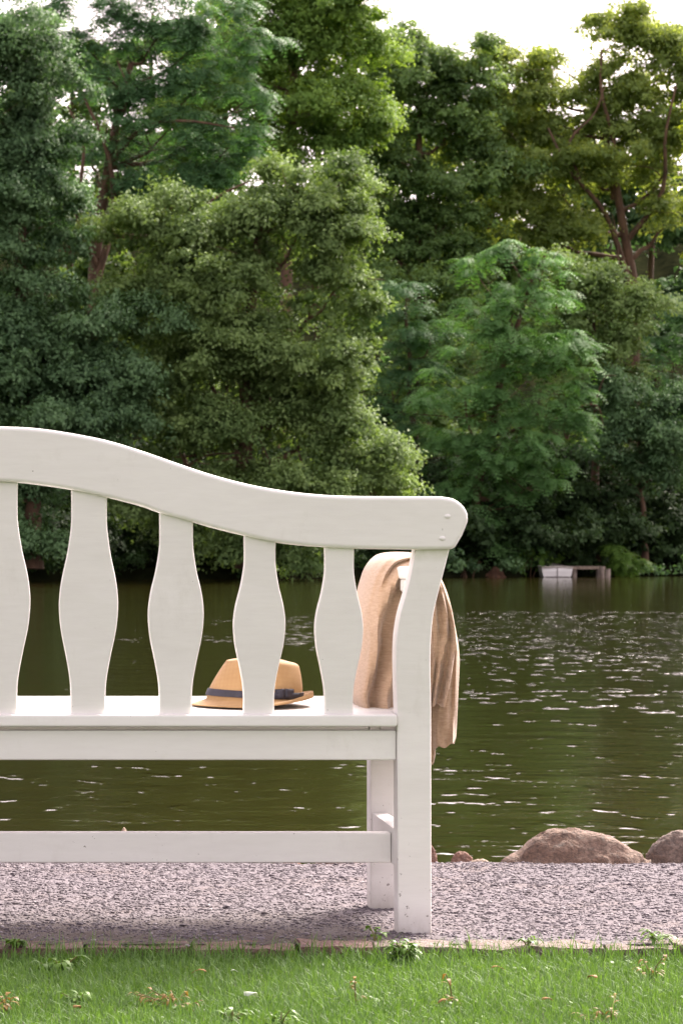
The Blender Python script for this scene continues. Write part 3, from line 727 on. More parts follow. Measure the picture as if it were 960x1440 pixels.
# seat boards (sloping gently up to the front)
xs_in = xl - 0.0015
edges = [(-0.012, 0.088), (0.096, 0.196), (0.204, 0.304), (0.312, 0.412), (0.420, 0.492)]
for k, (a0, a1) in enumerate(edges):
    inner = xs_in if a0 < 0.06 else (fx1 + 0.0 if a1 < 0.42 else fx0 - 0.0015)
    zb, zt_ = 0.4165, 0.4415
    bbox_part("seat_board", 2*BXC - inner, inner, YR + a0, YR + a1, zb, zt_, 0.005 if k else 0.006, slope=SL)
z1 = wz(1027.5, YR+.012); z0 = wz(1069, YR+.012)
bbox_part("rear_apron", 2*BXC - xs_in, xs_in, YR + 0.012, YR + 0.040, z0, z1 + 0.001, 0.004)
bbox_part("front_apron", 2*BXC - fx0 + 0.001, fx0 - 0.001, 6.965, 6.993, 0.352, 0.426, 0.004)
zs0, zs1 = wz(1213.5, 6.6), wz(1171, 6.6)
bbox_part("stretcher", 2*BXC - wx(550, 6.60), wx(550, 6.60), 6.600, 6.640, zs0, zs1, 0.004)
sx0 = wx(550.5, 6.60)
span("side_stretcher", sx0, sx0 + 0.034, 6.5695, 6.955, zs0 - .003, zs1 + .012, 0.005)
span("front_leg", fx0, fx1, 6.957, 7.025, -0.004, 0.7125, 0.0045)
span("side_apron", fx0 + .022, fx0 + .048, 6.5695, 6.956, 0.352, 0.412, 0.003)
# armrests with a rounded front end
for mr in (False, True):
    c_ = wx(587, 6.6); hw = 0.041
    pts = [(c_-hw*.9, 6.562), (c_-hw, 6.66), (c_-hw*1.05, 6.95), (c_-hw*1.05, 7.05)] + [(c_ - hw*1.05*math.cos(t), 7.05 + .04*math.sin(t)) for t in np.linspace(.25, math.pi-.25, 9)] + [(c_+hw*1.05, 7.05), (c_+hw*1.05, 6.95), (c_+hw, 6.66), (c_+hw*.9, 6.562)]
    bm = bmesh.new(); ff = bm.faces.new([bm.verts.new(((2*BXC-x) if mr else x, y, 0.7115)) for x, y in pts])
    r = bmesh.ops.extrude_face_region(bm, geom=[ff])
    for v in r["geom"]:
        if isinstance(v, bmesh.types.BMVert): v.co.z = 0.7375
    bmesh.ops.recalc_face_normals(bm, faces=bm.faces)
    bmesh.ops.bevel(bm, geom=[e_ for e_ in bm.edges if e_.calc_face_angle(0) > .5], offset=.006, segments=3, profile=.5, affect='EDGES')
    for v in bm.verts: v.co -= Vector(BL)
    part("armrest", bm)
    bm = bmesh.new()      # bracket below the rear of the arm
    x_ = (2*BXC - c_) if mr else c_
    o_ = [(-.034, .711), (.034, .711), (.034, .690), (.0, .672), (-.020, .672), (-.034, .690)]
    ff = bm.faces.new([bm.verts.new((x_ + (-p if mr else p), 6.5695, z)) for p, z in o_])
    r = bmesh.ops.extrude_face_region(bm, geom=[ff])
    for v in r["geom"]:
        if isinstance(v, bmesh.types.BMVert): v.co.y = 6.612
    for v in bm.verts: v.co -= Vector(BL)
    part("arm_bracket", bm)

# ------------------------------------------------------------------ scarf over the armrest
m, nt, b = new_mat("camel_wool")
wv = nd(nt, "ShaderNodeTexWave", wave_type='BANDS', bands_direction='Z'); wv.inputs["Scale"].default_value = 260; wv.inputs["Distortion"].default_value = 3
tc = nd(nt, "ShaderNodeTexCoord"); nt.links.new(tc.outputs["Object"], wv.inputs[0])
nn = noise(nt, 35, 6, 0.7, scl=(.6, 1, 1.6)); n3 = noise(nt, 170, 4, .75, scl=(.3, .3, 1.5))
c = ramp(nt, nn, [(0.3, (0.41, 0.275, 0.175)), (0.7, (0.51, 0.36, 0.25))])
c = mixc(nt, 0.6, c, ramp(nt, n3, [(0.3, (0.31, 0.195, 0.118)), (0.7, (0.56, 0.415, 0.30))]))
nt.links.new(c, b.inputs["Base Color"]); b.inputs["Roughness"].default_value = 0.95
b.inputs["Sheen Weight"].default_value = 0.35; b.inputs["Sheen Roughness"].default_value = 0.5; b.inputs["Specular IOR Level"].default_value = 0.1
bump(nt, b, math_n(nt, 'ADD', math_n(nt, 'MULTIPLY', wv.outputs["Fac"], .4), n3), 0.35, 0.0015)
WOOL = m

def drape(outer, inner, y_mid, y_half, ridges, ns=90, nc=72, amp=0.010, seed=0, taper=None):
    """a gathered cloth bundle: outer/inner silhouettes in photo pixels, folds running lengthways"""
    O = spline(outer, ns); I = spline(inner, ns)
    V = []
    for k in range(ns):
        s = k/(ns-1)
        A = np.array([wx(O[k, 0], y_mid - y_half*.7), wz(O[k, 1], y_mid - y_half*.7)]); B = np.array([wx(I[k, 0], y_mid - y_half*.7), wz(I[k, 1], y_mid - y_half*.7)])
        M = (A+B)/2; H = (A-B)/2
        yh = y_half*(taper(s) if taper else 1)
        for q in range(nc):
            th = 2*math.pi*q/nc; cs, sn = math.cos(th), math.sin(th)
            u = cs
            ex = 0.72
            cs_ = math.copysign(abs(cs)**ex, cs); sn_ = math.copysign(abs(sn)**ex, sn)
            # near side folds: ridges whose position drifts along the cloth
            fold = 0
            for (u0, du, wd, am, ph) in ridges:
                uu = u0 + du*(s-.5) + 0.06*math.sin(s*7 + ph)
                fold += am*math.exp(-((u-uu)/wd)**2)
            fold += amp*0.55*math.sin(u*10 + s*7 + seed + 1.5*math.sin(s*9)) + amp*.3*math.sin(u*19 - s*5 + seed*2) + amp*0.3*mnoise.noise(Vector((u*2.2 + seed, s*7, seed)))
            edge = 1 + 0.05*mnoise.noise(Vector((s*5, seed*3.3, cs*1.5)))
            pxz = M + H*cs_*edge
            y = y_mid - yh*sn_ - (fold if sn > 0 else -fold*.6)*abs(sn)**.5
            z = pxz[1] + (0.004*math.sin(u*11 + seed) if k in (0, ns-1) else 0)
            V.append((pxz[0], y, z))
    Fc = []
    for k in range(ns-1):
        for q in range(nc):
            Fc.append((k*nc+q, k*nc+(q+1) % nc, (k+1)*nc+(q+1) % nc, (k+1)*nc+q))
    nV = len(V)
    # hems: curl inward into a hollow end
    V = np.array(V); extra = []
    for k, off in ((0, 1), (ns-1, ns-2)):
        ring = V[k*nc:(k+1)*nc]; c0 = ring.mean(0); inn = c0 + (ring - c0)*0.86; inn[:, 2] = ring[:, 2]
        deep = c0 + (ring - c0)*0.8; deep += (V[off*nc:(off+1)*nc].mean(0) - c0)*3
        b0 = nV + len(extra); extra += list(inn) + list(deep)
        for q in range(nc):
            q2 = (q+1) % nc
            Fc.append((k*nc+q, k*nc+q2, b0+q2, b0+q)); Fc.append((b0+q, b0+q2, b0+nc+q2, b0+nc+q))
    V = np.concatenate([V, np.array(extra)])
    bm = bmesh.new(); vs = [bm.verts.new(p) for p in V]
    for f in Fc: bm.faces.new([vs[i_] for i_ in f])
    return bm
outer = [(506, 999), (499.5, 978), (505, 940), (509, 905), (508, 878), (511, 850), (518, 818), (526, 796), (541, 780), (562, 776), (588, 778), (606, 789), (621, 812), (632, 836), (641, 868), (645, 900), (641, 930), (636, 960), (629, 991)]
inner = [(566, 1001), (568, 978), (570, 950), (571, 925), (571, 900), (572, 875), (573, 855), (573, 838), (574, 822), (579, 808), (585, 806), (589, 812), (591, 826), (592, 845), (593, 870), (593, 900), (594, 930), (594, 960), (595, 990)]
bm = drape(outer, inner, 6.80, 0.155, [(0.62, -0.5, 0.20, 0.030, 0), (0.0, -1.3, 0.19, 0.036, 1.2), (-0.55, -0.9, 0.15, 0.026, 2.5), (0.35, -1.1, .10, .018, 3.0), (-.2, -1.6, .08, .012, 4.0), (.85, -.9, .09, .014, 5.0)], seed=1.3,
           taper=lambda s: 0.85 + 0.15*math.sin(math.pi*s))
scarf = link("scarf", bm_mesh("scarf", bm, 70), WOOL)
scarf.name = "scarf"; tag(scarf, "camel brown woollen scarf draped over the bench's right armrest", "scarf")
outer2 = [(643, 1041), (646, 1000), (648, 960), (649, 925), (645, 890), (636, 862), (620, 838)]
inner2 = [(598, 1055), (598, 1010), (598, 970), (598, 930), (598, 895), (600, 868), (604, 845)]
bm = drape(outer2, inner2, 6.86, 0.11, [(0.5, .3, .2, .018, 0), (-.3, -.3, .2, .015, 1)], ns=50, seed=4.1)
link("scarf_end", bm_mesh("scarf_end", bm, 70), WOOL, scarf)
outer3 = [(611, 1071), (613, 1062), (614, 1050), (620, 1030)]
inner3 = [(596, 1076), (596, 1064), (596, 1050), (596, 1030)]
bm = drape(outer3, inner3, 6.84, 0.05, [(0.3, .2, .3, .008, 0)], ns=24, nc=40, seed=7.7, amp=.004)
link("scarf_end", bm_mesh("scarf_end", bm, 70), WOOL, scarf)

# ------------------------------------------------------------------ straw hat
m, nt, b = new_mat("straw")
tc = nd(nt, "ShaderNodeTexCoord")
w1 = nd(nt, "ShaderNodeTexWave", wave_type='BANDS', bands_direction='Z'); w1.inputs["Scale"].default_value = 120; nt.links.new(tc.outputs["Object"], w1.inputs[0])
w2 = nd(nt, "ShaderNodeTexWave", wave_type='BANDS', bands_direction='X'); w2.inputs["Scale"].default_value = 120; nt.links.new(tc.outputs["Object"], w2.inputs[0])
n1 = noise(nt, 22, 5, .6)
c = ramp(nt, n1, [(0.3, (0.275, 0.158, 0.064)), (0.7, (0.35, 0.215, 0.095))])
wvv = math_n(nt, 'MULTIPLY', w1.outputs["Fac"], w2.outputs["Fac"])
c = mixc(nt, 0.24, c, ramp(nt, wvv, [(0.1, (0.24, 0.13, 0.05)), (0.6, (0.58, 0.40, 0.22))]))
nt.links.new(c, b.inputs["Base Color"]); b.inputs["Roughness"].default_value = 0.75
bump(nt, b, wvv, 0.45, 0.0012)
STRAW = m
BAND = mat_simple("navy_ribbon", (0.012, 0.012, 0.022), (0.026, 0.024, 0.040), 60, 0.7, 0.15, .001)
HY = 6.715; hx = wx(357, HY); hz = 0.4425 + SL*(HY - YR)
hat = empty("straw_hat", (hx, HY, hz), "tan straw trilby hat with a dark navy band lying on the bench seat", "hat")
NS = 96
def hat_ring(a_, b_, zf, cx=0, cy=0):
    return [(cx + a_*math.cos(2*math.pi*q/NS), cy + b_*math.sin(2*math.pi*q/NS), zf(2*math.pi*q/NS)) for q in range(NS)]
def brim_z(f):           # f 0 at crown foot, 1 at the rim
    def z(t):
        c_, s_ = math.cos(t), math.sin(t)
        back = max(0, c_)**2; front = max(0, -c_)
        return 0.013 - 0.010*f*front + f*f*(0.016*back**0.7) - 0.012*f*(1 - abs(c_)) + 0.001
    return z
def crown_base_z(t): return 0.015 - 0.004*math.cos(t)
rings = []
for f in (1.12, 1.10, 1.05, 1.0, .84, .67, .5, .33, .16, 0):
    rings.append([(x_*(1 - (0.02*f*max(0, x_/.127)**2)), y_, z_) for x_, y_, z_ in hat_ring(0.099 + 0.0275*min(f, 1.07), 0.088 + 0.029*min(f, 1.07), (lambda f: lambda t: brim_z(min(f, 1.0))(t) - (0.10*(f-1)*max(0, math.cos(t)) if f > 1 else 0))(f), -0.002*f)])
HC = 0.100
for k in range(1, 11):
    t_ = k/10
    a_ = 0.099 - 0.022*t_**1.5; b_ = 0.086 - 0.020*t_**1.5
    rings.append(hat_ring(a_, b_, (lambda t_: lambda t: crown_base_z(t)*(1-t_)+ t_*(HC - 0.012*(math.cos(t)+.4)*.5 - 0.014))(t_), 0.0175*t_))
for k, f in enumerate((1.0, 0.985, 0.95, 0.88, 0.76, 0.6, 0.42, 0.22, 0.02)):
    def zt_(t, f=f):
        base = HC - 0.012*(f*math.cos(t)+.4)*.5
        dent = 0.022*math.exp(-((f*math.sin(t))/.33)**2)*math.exp(-((f*math.cos(t)+.05)/.75)**4)
        pinch = 0.010*max(0, -f*math.cos(t) - .3)*abs(math.sin(t))
        return base - 0.014 + 0.0165*math.sqrt(max(0, 1 - max(0, (f-.55)/.45)**2.2)) - dent - pinch
    rings.append(hat_ring(0.077*f, 0.066*f, zt_, 0.0175))
bm = bmesh.new(); R = [[bm.verts.new(p) for p in r] for r in rings]
for A, B in zip(R, R[1:]):
    for q in range(NS): bm.faces.new((A[q], A[(q+1) % NS], B[(q+1) % NS], B[q]))
bm.faces.new(R[-1])
ho = link("body", bm_mesh("hat_body", bm, 80), STRAW, hat)
so_ = ho.modifiers.new("s", 'SOLIDIFY'); so_.thickness = 0.0022; so_.offset = -1
bm = bmesh.new(); R = []
for (t_, off) in ((0.045, .0012), (0.05, .0028), (0.15, .0030), (0.24, .0030), (0.245, .0012)):
    a_ = 0.099 - 0.022*t_**1.5 + off; b_ = 0.086 - 0.020*t_**1.5 + off
    R.append([bm.verts.new(p) for p in hat_ring(a_, b_, (lambda t_: lambda t: crown_base_z(t)*(1-t_) + t_*(HC - 0.012*(math.cos(t)+.4)*.5 - 0.014))(t_), 0.0175*t_)])
for A, B in zip(R, R[1:]):
    for q in range(NS): bm.faces.new((A[q], A[(q+1) % NS], B[(q+1) % NS], B[q]))
link("hat_band", bm_mesh("hat_band", bm, 80), BAND, hat)
bm = bmesh.new()      # flat bow on the side facing us
for sg in (-1, 1):
    g = [[bm.verts.new((0.058 + sg*(.0003 + .020*u), -0.0712 + 0.014*(u if sg > 0 else -u*.6) - .0055*math.sin(math.pi*min(1, u+.15)), 0.018 + .020*v - .0015*u)) for v in np.linspace(0, 1, 5)] for u in np.linspace(0, 1, 7)]
    for i_ in range(6):
        for j in range(4): bm.faces.new((g[i_][j], g[i_+1][j], g[i_+1][j+1], g[i_][j+1]))
bo = link("bow", bm_mesh("bow", bm, 80), BAND, hat); mod = bo.modifiers.new("s", 'SOLIDIFY'); mod.thickness = .002

# ------------------------------------------------------------------ boulders along the water's edge
def boulder(label, px0, px1, py_top, py_bot, Y, mat, seed, depth=0.8, profile=None, name="boulder"):
    x0, x1 = wx(px0, Y), wx(px1, Y); zt_, zb = wz(py_top, Y), wz(py_bot, Y) - min(0.10, (x1-x0)*.3)
    bm = bmesh.new(); bmesh.ops.create_icosphere(bm, subdivisions=5, radius=1)
    w, hgt = (x1-x0)/2, (zt_-zb)
    for v in bm.verts:
        p = v.co.normalized(); sgn = lambda q, e_: math.copysign(abs(q)**e_, q)
        d = 1 + 0.07*mnoise.fractal(p*1.6 + Vector((seed*3.1, seed, 0)), .6, 2, 4) + 0.07*abs(mnoise.noise(p*3.2 + Vector((seed, 0, 2)))) - .03 + 0.012*mnoise.noise(p*11)
        if w > .1: d -= 0.05*max(0, 1 - abs(mnoise.noise(p*2.1 + Vector((seed*2, 5, 1))))*9)          # cracks
        x, y, z = sgn(p.x, .85)*d, sgn(p.y, .9)*d, sgn(p.z, .9)*d
        if profile and z > 0: z = d*np.interp(x, profile[0], profile[1])*abs(p.z)/max(1e-6, math.hypot(p.y, p.z))
        v.co = Vector((x*w, y*w*depth, zb + z*hgt if z > 0 else zb + z*max(hgt*.5, .08))) 
    o_ = link(name, bm_mesh(name, bm, 80), mat); o_.location = ((x0+x1)/2, Y, 0)
    tag(o_, label, "boulder", "boulders along the water's edge"); return o_
boulder("largest boulder, long and brown, at the path edge right of the bench", 700, 913, 1165, 1216, 8.12, ROCK_BROWN, 1.0, .6, ([-1, -.9, -.72, -.55, -.4, -.1, .25, .5, .8, 1], [.48, .62, .74, .92, .98, 1.0, .99, .9, .72, .58]))
boulder("grey-brown rounded boulder cut off by the right edge", 908, 1010, 1164, 1208, 8.20, ROCK_GREY, 2.0, .7, ([-1, -.8, -.5, -.15, .2, .6, 1], [.5, .72, .92, 1, .97, .85, .6]))
boulder("small reddish stone between the bench leg and the largest boulder", 632, 666, 1197, 1217, 8.10, ROCK_RED, 3.0, .8)
boulder("flat low stone touching the small reddish one", 655, 694, 1208, 1218, 8.08, ROCK_PALE, 4.0, .7)
boulder("rounded tan stone half hidden behind the bench's rear leg", 585, 616, 1187, 1217, 8.10, ROCK_RED, 5.0, .8)
boulder("flat brown stone glimpsed just left of the front leg below the stretcher", 432, 525, 1204, 1217, 8.12, ROCK_BROWN, 6.0, .6)
boulder("reddish stone second from the front leg below the stretcher", 380, 426, 1204, 1217, 8.12, ROCK_RED, 7.0, .7)
boulder("pale stone third from the front leg below the stretcher", 310, 354, 1203, 1217, 8.12, ROCK_PALE, 8.0, .7)
boulder("dark brown stone farthest left below the stretcher", 262, 306, 1202, 1217, 8.14, ROCK_BROWN, 9.0, .7)
boulder("tan stone whose tip pokes above the bench's lower stretcher", 158, 196, 1161, 1217, 8.35, ROCK_PALE, 10.0, .8, ([-1, -.6, -.1, .3, 1], [.5, .8, 1, .8, .5]))

# ------------------------------------------------------------------ brick edging between path and lawn
EDGE = []
BRK = [mat_rock("paving_brick_red", (0.16, 0.095, 0.085), (0.22, 0.14, 0.125), (0.28, 0.20, 0.18)), mat_rock("paving_brick_pink", (0.18, 0.135, 0.125), (0.24, 0.19, 0.18), (0.30, 0.25, 0.238))]
YE0, YE1 = 6.262, 6.372
jx = [-180, -30, 120, 268, 415, 520, 655, 740, 845, 945, 1060]
labs = ["weathered red edging brick past the left edge", "red edging brick at the left edge, partly under grass", "reddish edging brick second from the left edge", "dull red edging brick beneath the third slat",
        "brown edging brick beside the bench foot, behind the leafy weed", "pinkish edging brick directly in front of the bench's rear leg", "short pale edging brick just right of the bench leg",
        "pale pink edging brick below the left part of the largest boulder", "pale edging brick below the largest boulder's right end", "edging brick at the right edge of the photo"]
for k, (p0, p1) in enumerate(zip(jx, jx[1:])):
    bm = bmesh.new(); x0, x1 = wx(p0, 6.32) + .004, wx(p1, 6.32) - .004
    box(bm, x0, x1, YE0 + rng.uniform(-.004, .004), YE1 + rng.uniform(-.006, .006), -0.06, 0.0035 + rng.uniform(-.004, .003))
    bmesh.ops.subdivide_edges(bm, edges=list(bm.edges), cuts=9, use_grid_fill=True)
    for v in bm.verts:
        q = mnoise.noise_vector(v.co*14 + Vector((k*3, 0, 0)))*0.007 + mnoise.noise_vector(v.co*50)*0.003
        v.co += q
    o = link("edging_brick", bm_mesh("edging_brick", bm, 50), BRK[1 if k >= 5 else 0]); tag(o, labs[k], "brick", "bricks edging the lawn")

# ------------------------------------------------------------------ loose gravel
def ico():
    bm = bmesh.new(); bmesh.ops.create_icosphere(bm, subdivisions=1, radius=1)
    V = np.array([v.co[:] for v in bm.verts]); Fq = np.array([[v.index for v in f.verts] for f in bm.faces]); bm.free(); return V, Fq
IV, IF = ico()
N = 95000
X = rng.uniform(-0.75, 2.1, N); ex_ = rng.random(N) < .2; X[ex_] = rng.uniform(-1.5, 2.95, ex_.sum()); Yg = 6.385 + (8.02-6.385)*rng.random(N); sp_ = rng.random(N) < .012; Yg[sp_] = rng.uniform(6.29, 6.385, sp_.sum())
thin_mask = np.array([max(0, min(1, (7.0-y)/.4))*max(0, min(1, (1.0-x)/.3))*min(1, max(0, .6 + 1.4*mnoise.noise(Vector((x*4, y*4, 3))))) for x, y in zip(X, Yg)])
keep = rng.random(N) > 0.7*thin_mask; X, Yg = X[keep], Yg[keep]; N = len(X)
Z = np.array([path_z(x, y) for x, y in zip(X, Yg)])
r = rng.lognormal(math.log(0.0022), 0.42, N).clip(0.0014, 0.008)
V = IV[None]*(1 + rng.normal(0, .24, (N, len(IV), 1))); V = V*(r[:, None]*rng.uniform(.7, 1.3, (N, 3))*np.array([1, 1, .45]))[:, None, :]
ang = rng.uniform(0, 6.28, N); ca, sa = np.cos(ang)[:, None], np.sin(ang)[:, None]
V = np.stack([V[..., 0]*ca - V[..., 1]*sa, V[..., 0]*sa + V[..., 1]*ca, V[..., 2]], -1)
V += np.stack([X, Yg, Z + r*.08], 1)[:, None, :]
Fq = (IF[None] + (np.arange(N)*len(IV))[:, None, None]).reshape(-1, 3)
m, nt, b = new_mat("gravel_stones"); at = nd(nt, "ShaderNodeAttribute", attribute_name="tint")
c = ramp(nt, at.outputs["Fac"], [(0, (0.085, 0.068, 0.073)), (.3, (0.096, 0.080, 0.094)), (.7, (0.125, 0.106, 0.122)), (.93, (.175, .152, .168)), (1, (.36, .33, .345))])
nt.links.new(c, b.inputs["Base Color"]); b.inputs["Roughness"].default_value = .8
o = link("gravel", fast_mesh("gravel", V.reshape(-1, 3), Fq, False, np.repeat(rng.random(N), len(IV))), m); tag(o, kind="stuff")

# ------------------------------------------------------------------ grass
def blades(N, x0, x1, y0, y1, h, w, bend=0.5, zoff=-0.022, mask=None):
    X = rng.uniform(x0, x1, N); Yb = rng.uniform(y0, y1, N)
    if mask is not None:
        k = mask(X, Yb); X, Yb = X[k], Yb[k]; N = len(X)
    H = h*rng.lognormal(0, .35, N).clip(.4, 2.0); Wb = w*rng.uniform(.6, 1.3, N)
    a1 = rng.uniform(0, 6.28, N); d = np.stack([np.cos(a1), np.sin(a1), np.zeros(N)], 1)
    a2 = a1 + rng.normal(math.pi/2, .5, N); sd_ = np.stack([np.cos(a2), np.sin(a2), np.zeros(N)], 1)
    be = (bend*rng.uniform(.2, 1.5, N))[:, None]; Hn = H[:, None]; Wn = Wb[:, None]
    P = np.stack([X, Yb, np.full(N, zoff)], 1); up = np.array([0, 0, 1.])
    p1 = P + up*Hn*.55 + d*Hn*be*.2; p2 = P + up*Hn*(1-.25*be) + d*Hn*be*.75
    V = np.stack([P - sd_*Wn*.5, P + sd_*Wn*.5, p1 + sd_*Wn*.42, p1 - sd_*Wn*.42, p2 + sd_*Wn*.06, p2 - sd_*Wn*.06], 1)
    base = np.arange(N)[:, None]*6
    Fq = np.concatenate([base + np.array([0, 1, 2, 3]), base + np.array([3, 2, 4, 5])])
    patch = np.array([mnoise.noise(Vector((x*3, y*3, 1))) for x, y in zip(X, Yb)])*.5
    T = np.clip(rng.normal(.45, .2, N) + patch*.5, 0, 1)
    return V.reshape(-1, 3), Fq, np.repeat(T, 6)
GRASSM = mat_leaf("grass_blades", (0.070, 0.152, 0.032), (0.176, 0.310, 0.088), 0.35, (1.0, 1.0, .4), .5, .3)
def edge_m(X, Y): return Y < 6.245 + 0.02*np.sin(X*9) + .012*np.sin(X*31)
def outer_m(X, Y): return edge_m(X, Y) & ((X < -.5) | (X > 1.75))
parts_ = [blades(70000, -1.4, 2.7, 4.9, 6.27, .0175, .0022, .8, mask=outer_m), blades(105000, -0.5, 1.75, 4.9, 6.27, .0175, .0018, .8, mask=edge_m), blades(9000, -0.5, 1.75, 4.9, 6.24, .032, .0017, .7, mask=edge_m), blades(3000, -0.5, 1.75, 6.19, 6.275, .034, .0021, .7), blades(350, -0.5, 1.75, 6.26, 6.34, .028, .0019, .8)]
off = 0; VV, FF, TT = [], [], []
for V_, F_, T_ in parts_: VV.append(V_); FF.append(F_ + off); TT.append(T_); off += len(V_)
o = link("grass", fast_mesh("grass", np.concatenate(VV), np.concatenate(FF), False, np.concatenate(TT)), GRASSM); tag(o, kind="stuff")

# clover and other tiny round leaves among the blades
N = 3800; X = rng.uniform(-.5, 1.75, N); Yb = rng.uniform(4.9, 6.23, N)
k = np.array([mnoise.noise(Vector((x*5, y*5, 7))) for x, y in zip(X, Yb)]) > 0.02; X, Yb = X[k], Yb[k]; N = len(X)
q = np.arange(6)*math.pi/3; r = rng.uniform(.0025, .0055, N)[:, None]
tl = rng.normal(0, .45, (N, 2)); vx, vy = np.cos(q)[None]*r, np.sin(q)[None]*r
V = np.stack([X[:, None] + vx, Yb[:, None] + vy, (-.022 + rng.uniform(.006, .016, N))[:, None] + vx*tl[:, :1] + vy*(tl[:, 1:] - .3)], -1).reshape(-1, 3)
CLOVER = mat_leaf("clover_leaves", (0.07, 0.15, 0.03), (0.19, 0.31, 0.10), .35, (1, 1, .4), .5, .3)
o = link("clover", fast_mesh("clover", V, np.arange(N*6).reshape(-1, 6), False, np.repeat(rng.random(N), 6)), CLOVER); tag(o, kind="stuff")

# ------------------------------------------------------------------ weeds and fallen bits in the lawn
WEED = mat_leaf("weed_leaves", (0.05, 0.12, 0.015), (0.16, 0.30, 0.04), .35, (1, 1, .4), .45, .35)
WEED_RED = mat_leaf("reddish_weed", (0.17, 0.09, 0.025), (0.30, 0.20, 0.05), .3, (1, .9, .5), .5, .3)
DEAD = mat_leaf("dead_leaf", (0.22, 0.10, 0.04), (0.42, 0.25, 0.10), .25, (1, .9, .6), .6, .2)
PALE = mat_leaf("pale_petal", (0.50, 0.58, 0.46), (0.66, 0.72, 0.60), .3, (1, 1, .9), .6, .2)
def leaf_strip(base, d, L, W, lift, droop):
    """a pointed curved leaf of 4 segments, returns V (10,3) and F"""
    d = np.array(d)/np.linalg.norm(d); s_ = np.array([-d[1], d[0], 0])
    V = []
    for t_ in np.linspace(0, 1, 5):
        p = np.array(base) + d*L*t_ + np.array([0, 0, 1])*(lift*L*t_ - droop*L*t_*t_)
        w_ = W*math.sin(math.pi*(0.06 + .94*t_)**.8)*.5 + 0.0004
        V += [p - s_*w_ + np.array([0, 0, w_*.4]), p + s_*w_ + np.array([0, 0, w_*.4])]
    return V, [(2*k, 2*k+1, 2*k+3, 2*k+2) for k in range(4)]
def weed(label, px, py, Y, n, L, W, mat, hgt, name="weed_plant", spread=1.0, zb=-.022):
    x0 = wx(px, Y); root = empty(name, (x0, Y, zb), label, "weed", "weeds in the grass")
    VV, FF, TT = [], [], []; bm = bmesh.new()
    for k in range(n):
        an = rng.uniform(0, 6.28); h_ = hgt*rng.uniform(.25, 1); rr = spread*rng.uniform(.1, 1)*hgt*.7
        b_ = np.array([rr*math.cos(an), rr*math.sin(an), h_])
        tube(bm, [(0, 0, 0), tuple(b_*np.array([.4, .4, .6])), tuple(b_)], [.0016, .0013, .0009], 5)
        for j in range(4 if n > 8 else 3):
            a2 = an + rng.normal(0, 1.0)
            V_, F_ = leaf_strip(b_*(1 - .15*j), (math.cos(a2), math.sin(a2), 0), L*rng.uniform(.7, 1.2), W*rng.uniform(.8, 1.2), rng.uniform(.1, .8), rng.uniform(.4, 1))
            FF += [tuple(i_ + len(VV) for i_ in f) for f in F_]; VV += V_; TT += [float(np.clip(rng.normal(.5, .2), 0, 1))]*len(V_)
    link("leaves", fast_mesh("weed_leaves", np.array(VV), np.array(FF), True, TT), mat, root)
    link("stem", bm_mesh("weed_stem", bm), mat_stem, root)
mat_stem = mat_simple("weed_stem", (.10, .12, .03), (.20, .16, .05), 40, .7, 0, 0)
weed("bushy bright green weed at the lawn edge below the bench's rear leg", 569, 1355, 6.18, 34, .020, .008, WEED, .045, spread=.9)
weed("thin upright green sprout on the gravel left of the bench's rear leg", 527, 1325, 6.36, 4, .018, .009, WEED, .035, zb=0.0)
weed("sprawling reddish-stemmed weed in the lawn at lower left", 245, 1405, 5.58, 12, .016, .0055, WEED_RED, .04, spread=2.6)
weed("small yellow-leaved weed at the lower left corner", 8, 1412, 5.5, 7, .016, .007, WEED_RED, .04)
weed("leafy green weed at the lawn edge near the left edge", 85, 1362, 6.05, 12, .026, .011, WEED, .035, spread=1.8)
weed("tall thin reddish stalk in the lawn below the largest boulder's left end", 637, 1400, 5.62, 3, .014, .006, WEED_RED, .06, spread=.4)
weed("rusty stalk with small leaves in the lawn at lower right", 858, 1425, 5.42, 7, .016, .005, WEED_RED, .045, spread=2.0)
weed("rusty upright weed at the right of the lawn near the edging", 915, 1362, 5.95, 5, .016, .007, WEED_RED, .05, spread=.8)
weed("rusty stalk in the lawn at left below the bench foot", 500, 1400, 5.62, 3, .014, .006, WEED_RED, .05, spread=.4)
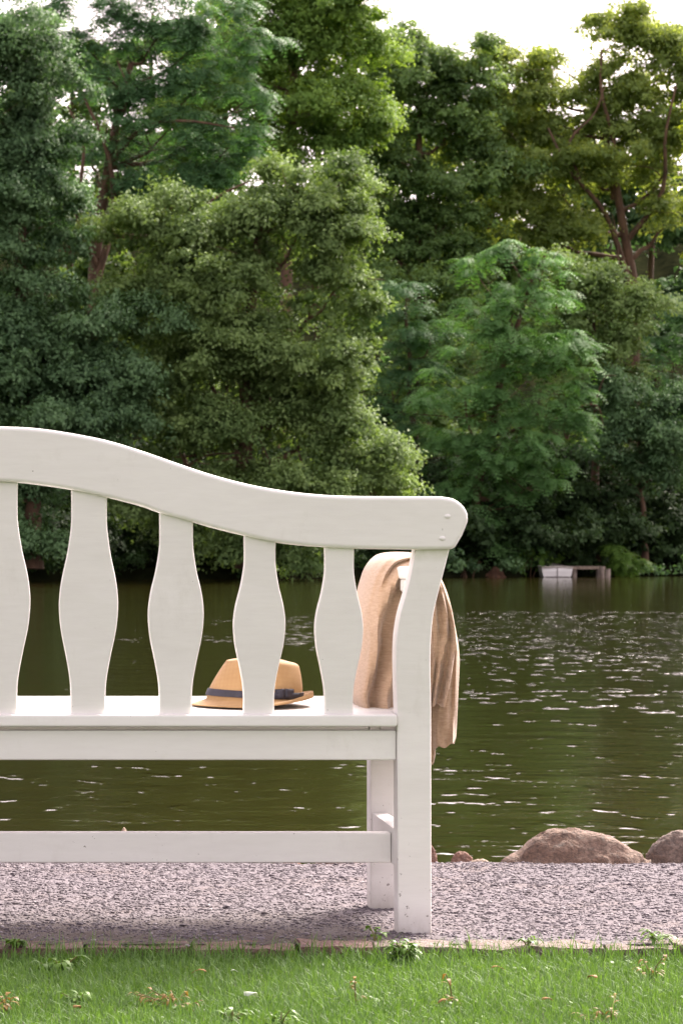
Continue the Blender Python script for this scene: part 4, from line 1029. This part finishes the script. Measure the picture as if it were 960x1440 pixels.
weed("flat green weed lying over the edging at the right edge", 925, 1327, 6.34, 9, .024, .007, WEED, .018, spread=3.0, zb=0.006)
weed("low green tuft on the edging between leg and boulder", 740, 1334, 6.27, 6, .022, .007, WEED, .02, spread=1.4, zb=0.0)
weed("dark green tuft over the edging at the left edge", 25, 1335, 6.27, 12, .02, .007, WEED, .02, spread=1.6, zb=0.0)
weed("broad-leaved pale green weed beside the white petal", 330, 1425, 5.42, 9, .018, .009, WEED, .03, spread=1.4)
weed("broad-leaved weed in the lawn left of the sprawling reddish one", 110, 1400, 5.62, 9, .018, .008, WEED, .03, spread=1.4)
weed("grassy green weed at bottom centre left", 395, 1432, 5.36, 9, .022, .006, WEED, .035, spread=1.3)
def fallen(label, px, py, Y, L, W, mat, ang, name="fallen_leaf", cat="leaf"):
    V_, F_ = leaf_strip((0, 0, 0), (math.cos(ang), math.sin(ang), 0), L, W, .35, .5)
    o_ = link(name, fast_mesh(name, np.array(V_), np.array(F_), True, [.6]*len(V_)), mat); o_.location = (wx(px, Y), Y, wz(py, Y)); tag(o_, label, cat, "fallen leaves on the lawn")
    md = o_.modifiers.new("s", 'SOLIDIFY'); md.thickness = .0008
def Yg_(py, z=.002): return (CAMZ - z)*F/(py - PY0)
for lab, px, py, L, W, mt, an in (("pale whitish leaf standing in the lawn below the third slat", 346, 1402, .034, .022, PALE, .9), ("yellowish dead leaf in the lawn right of the bench leg", 762, 1407, .022, .014, DEAD, .4),
        ("curled brown dead leaf in the lawn under the big boulder", 838, 1376, .024, .014, DEAD, 2.2), ("brown dead leaf close to the reddish stalk", 630, 1408, .02, .012, DEAD, 3.5),
        ("rust-coloured leaf flat in the grass at centre right", 690, 1362, .026, .012, DEAD, .1), ("orange-brown leaf at the lower left of the lawn", 105, 1418, .02, .012, DEAD, 1.0),
        ("dry brown leaf in the grass by the sprawling reddish weed", 290, 1367, .028, .012, DEAD, 2.8), ("small pale leaf in the grass at centre left", 325, 1366, .012, .009, PALE, .2)):
    fallen(lab, px, py, Yg_(py), L, W, mt, an)
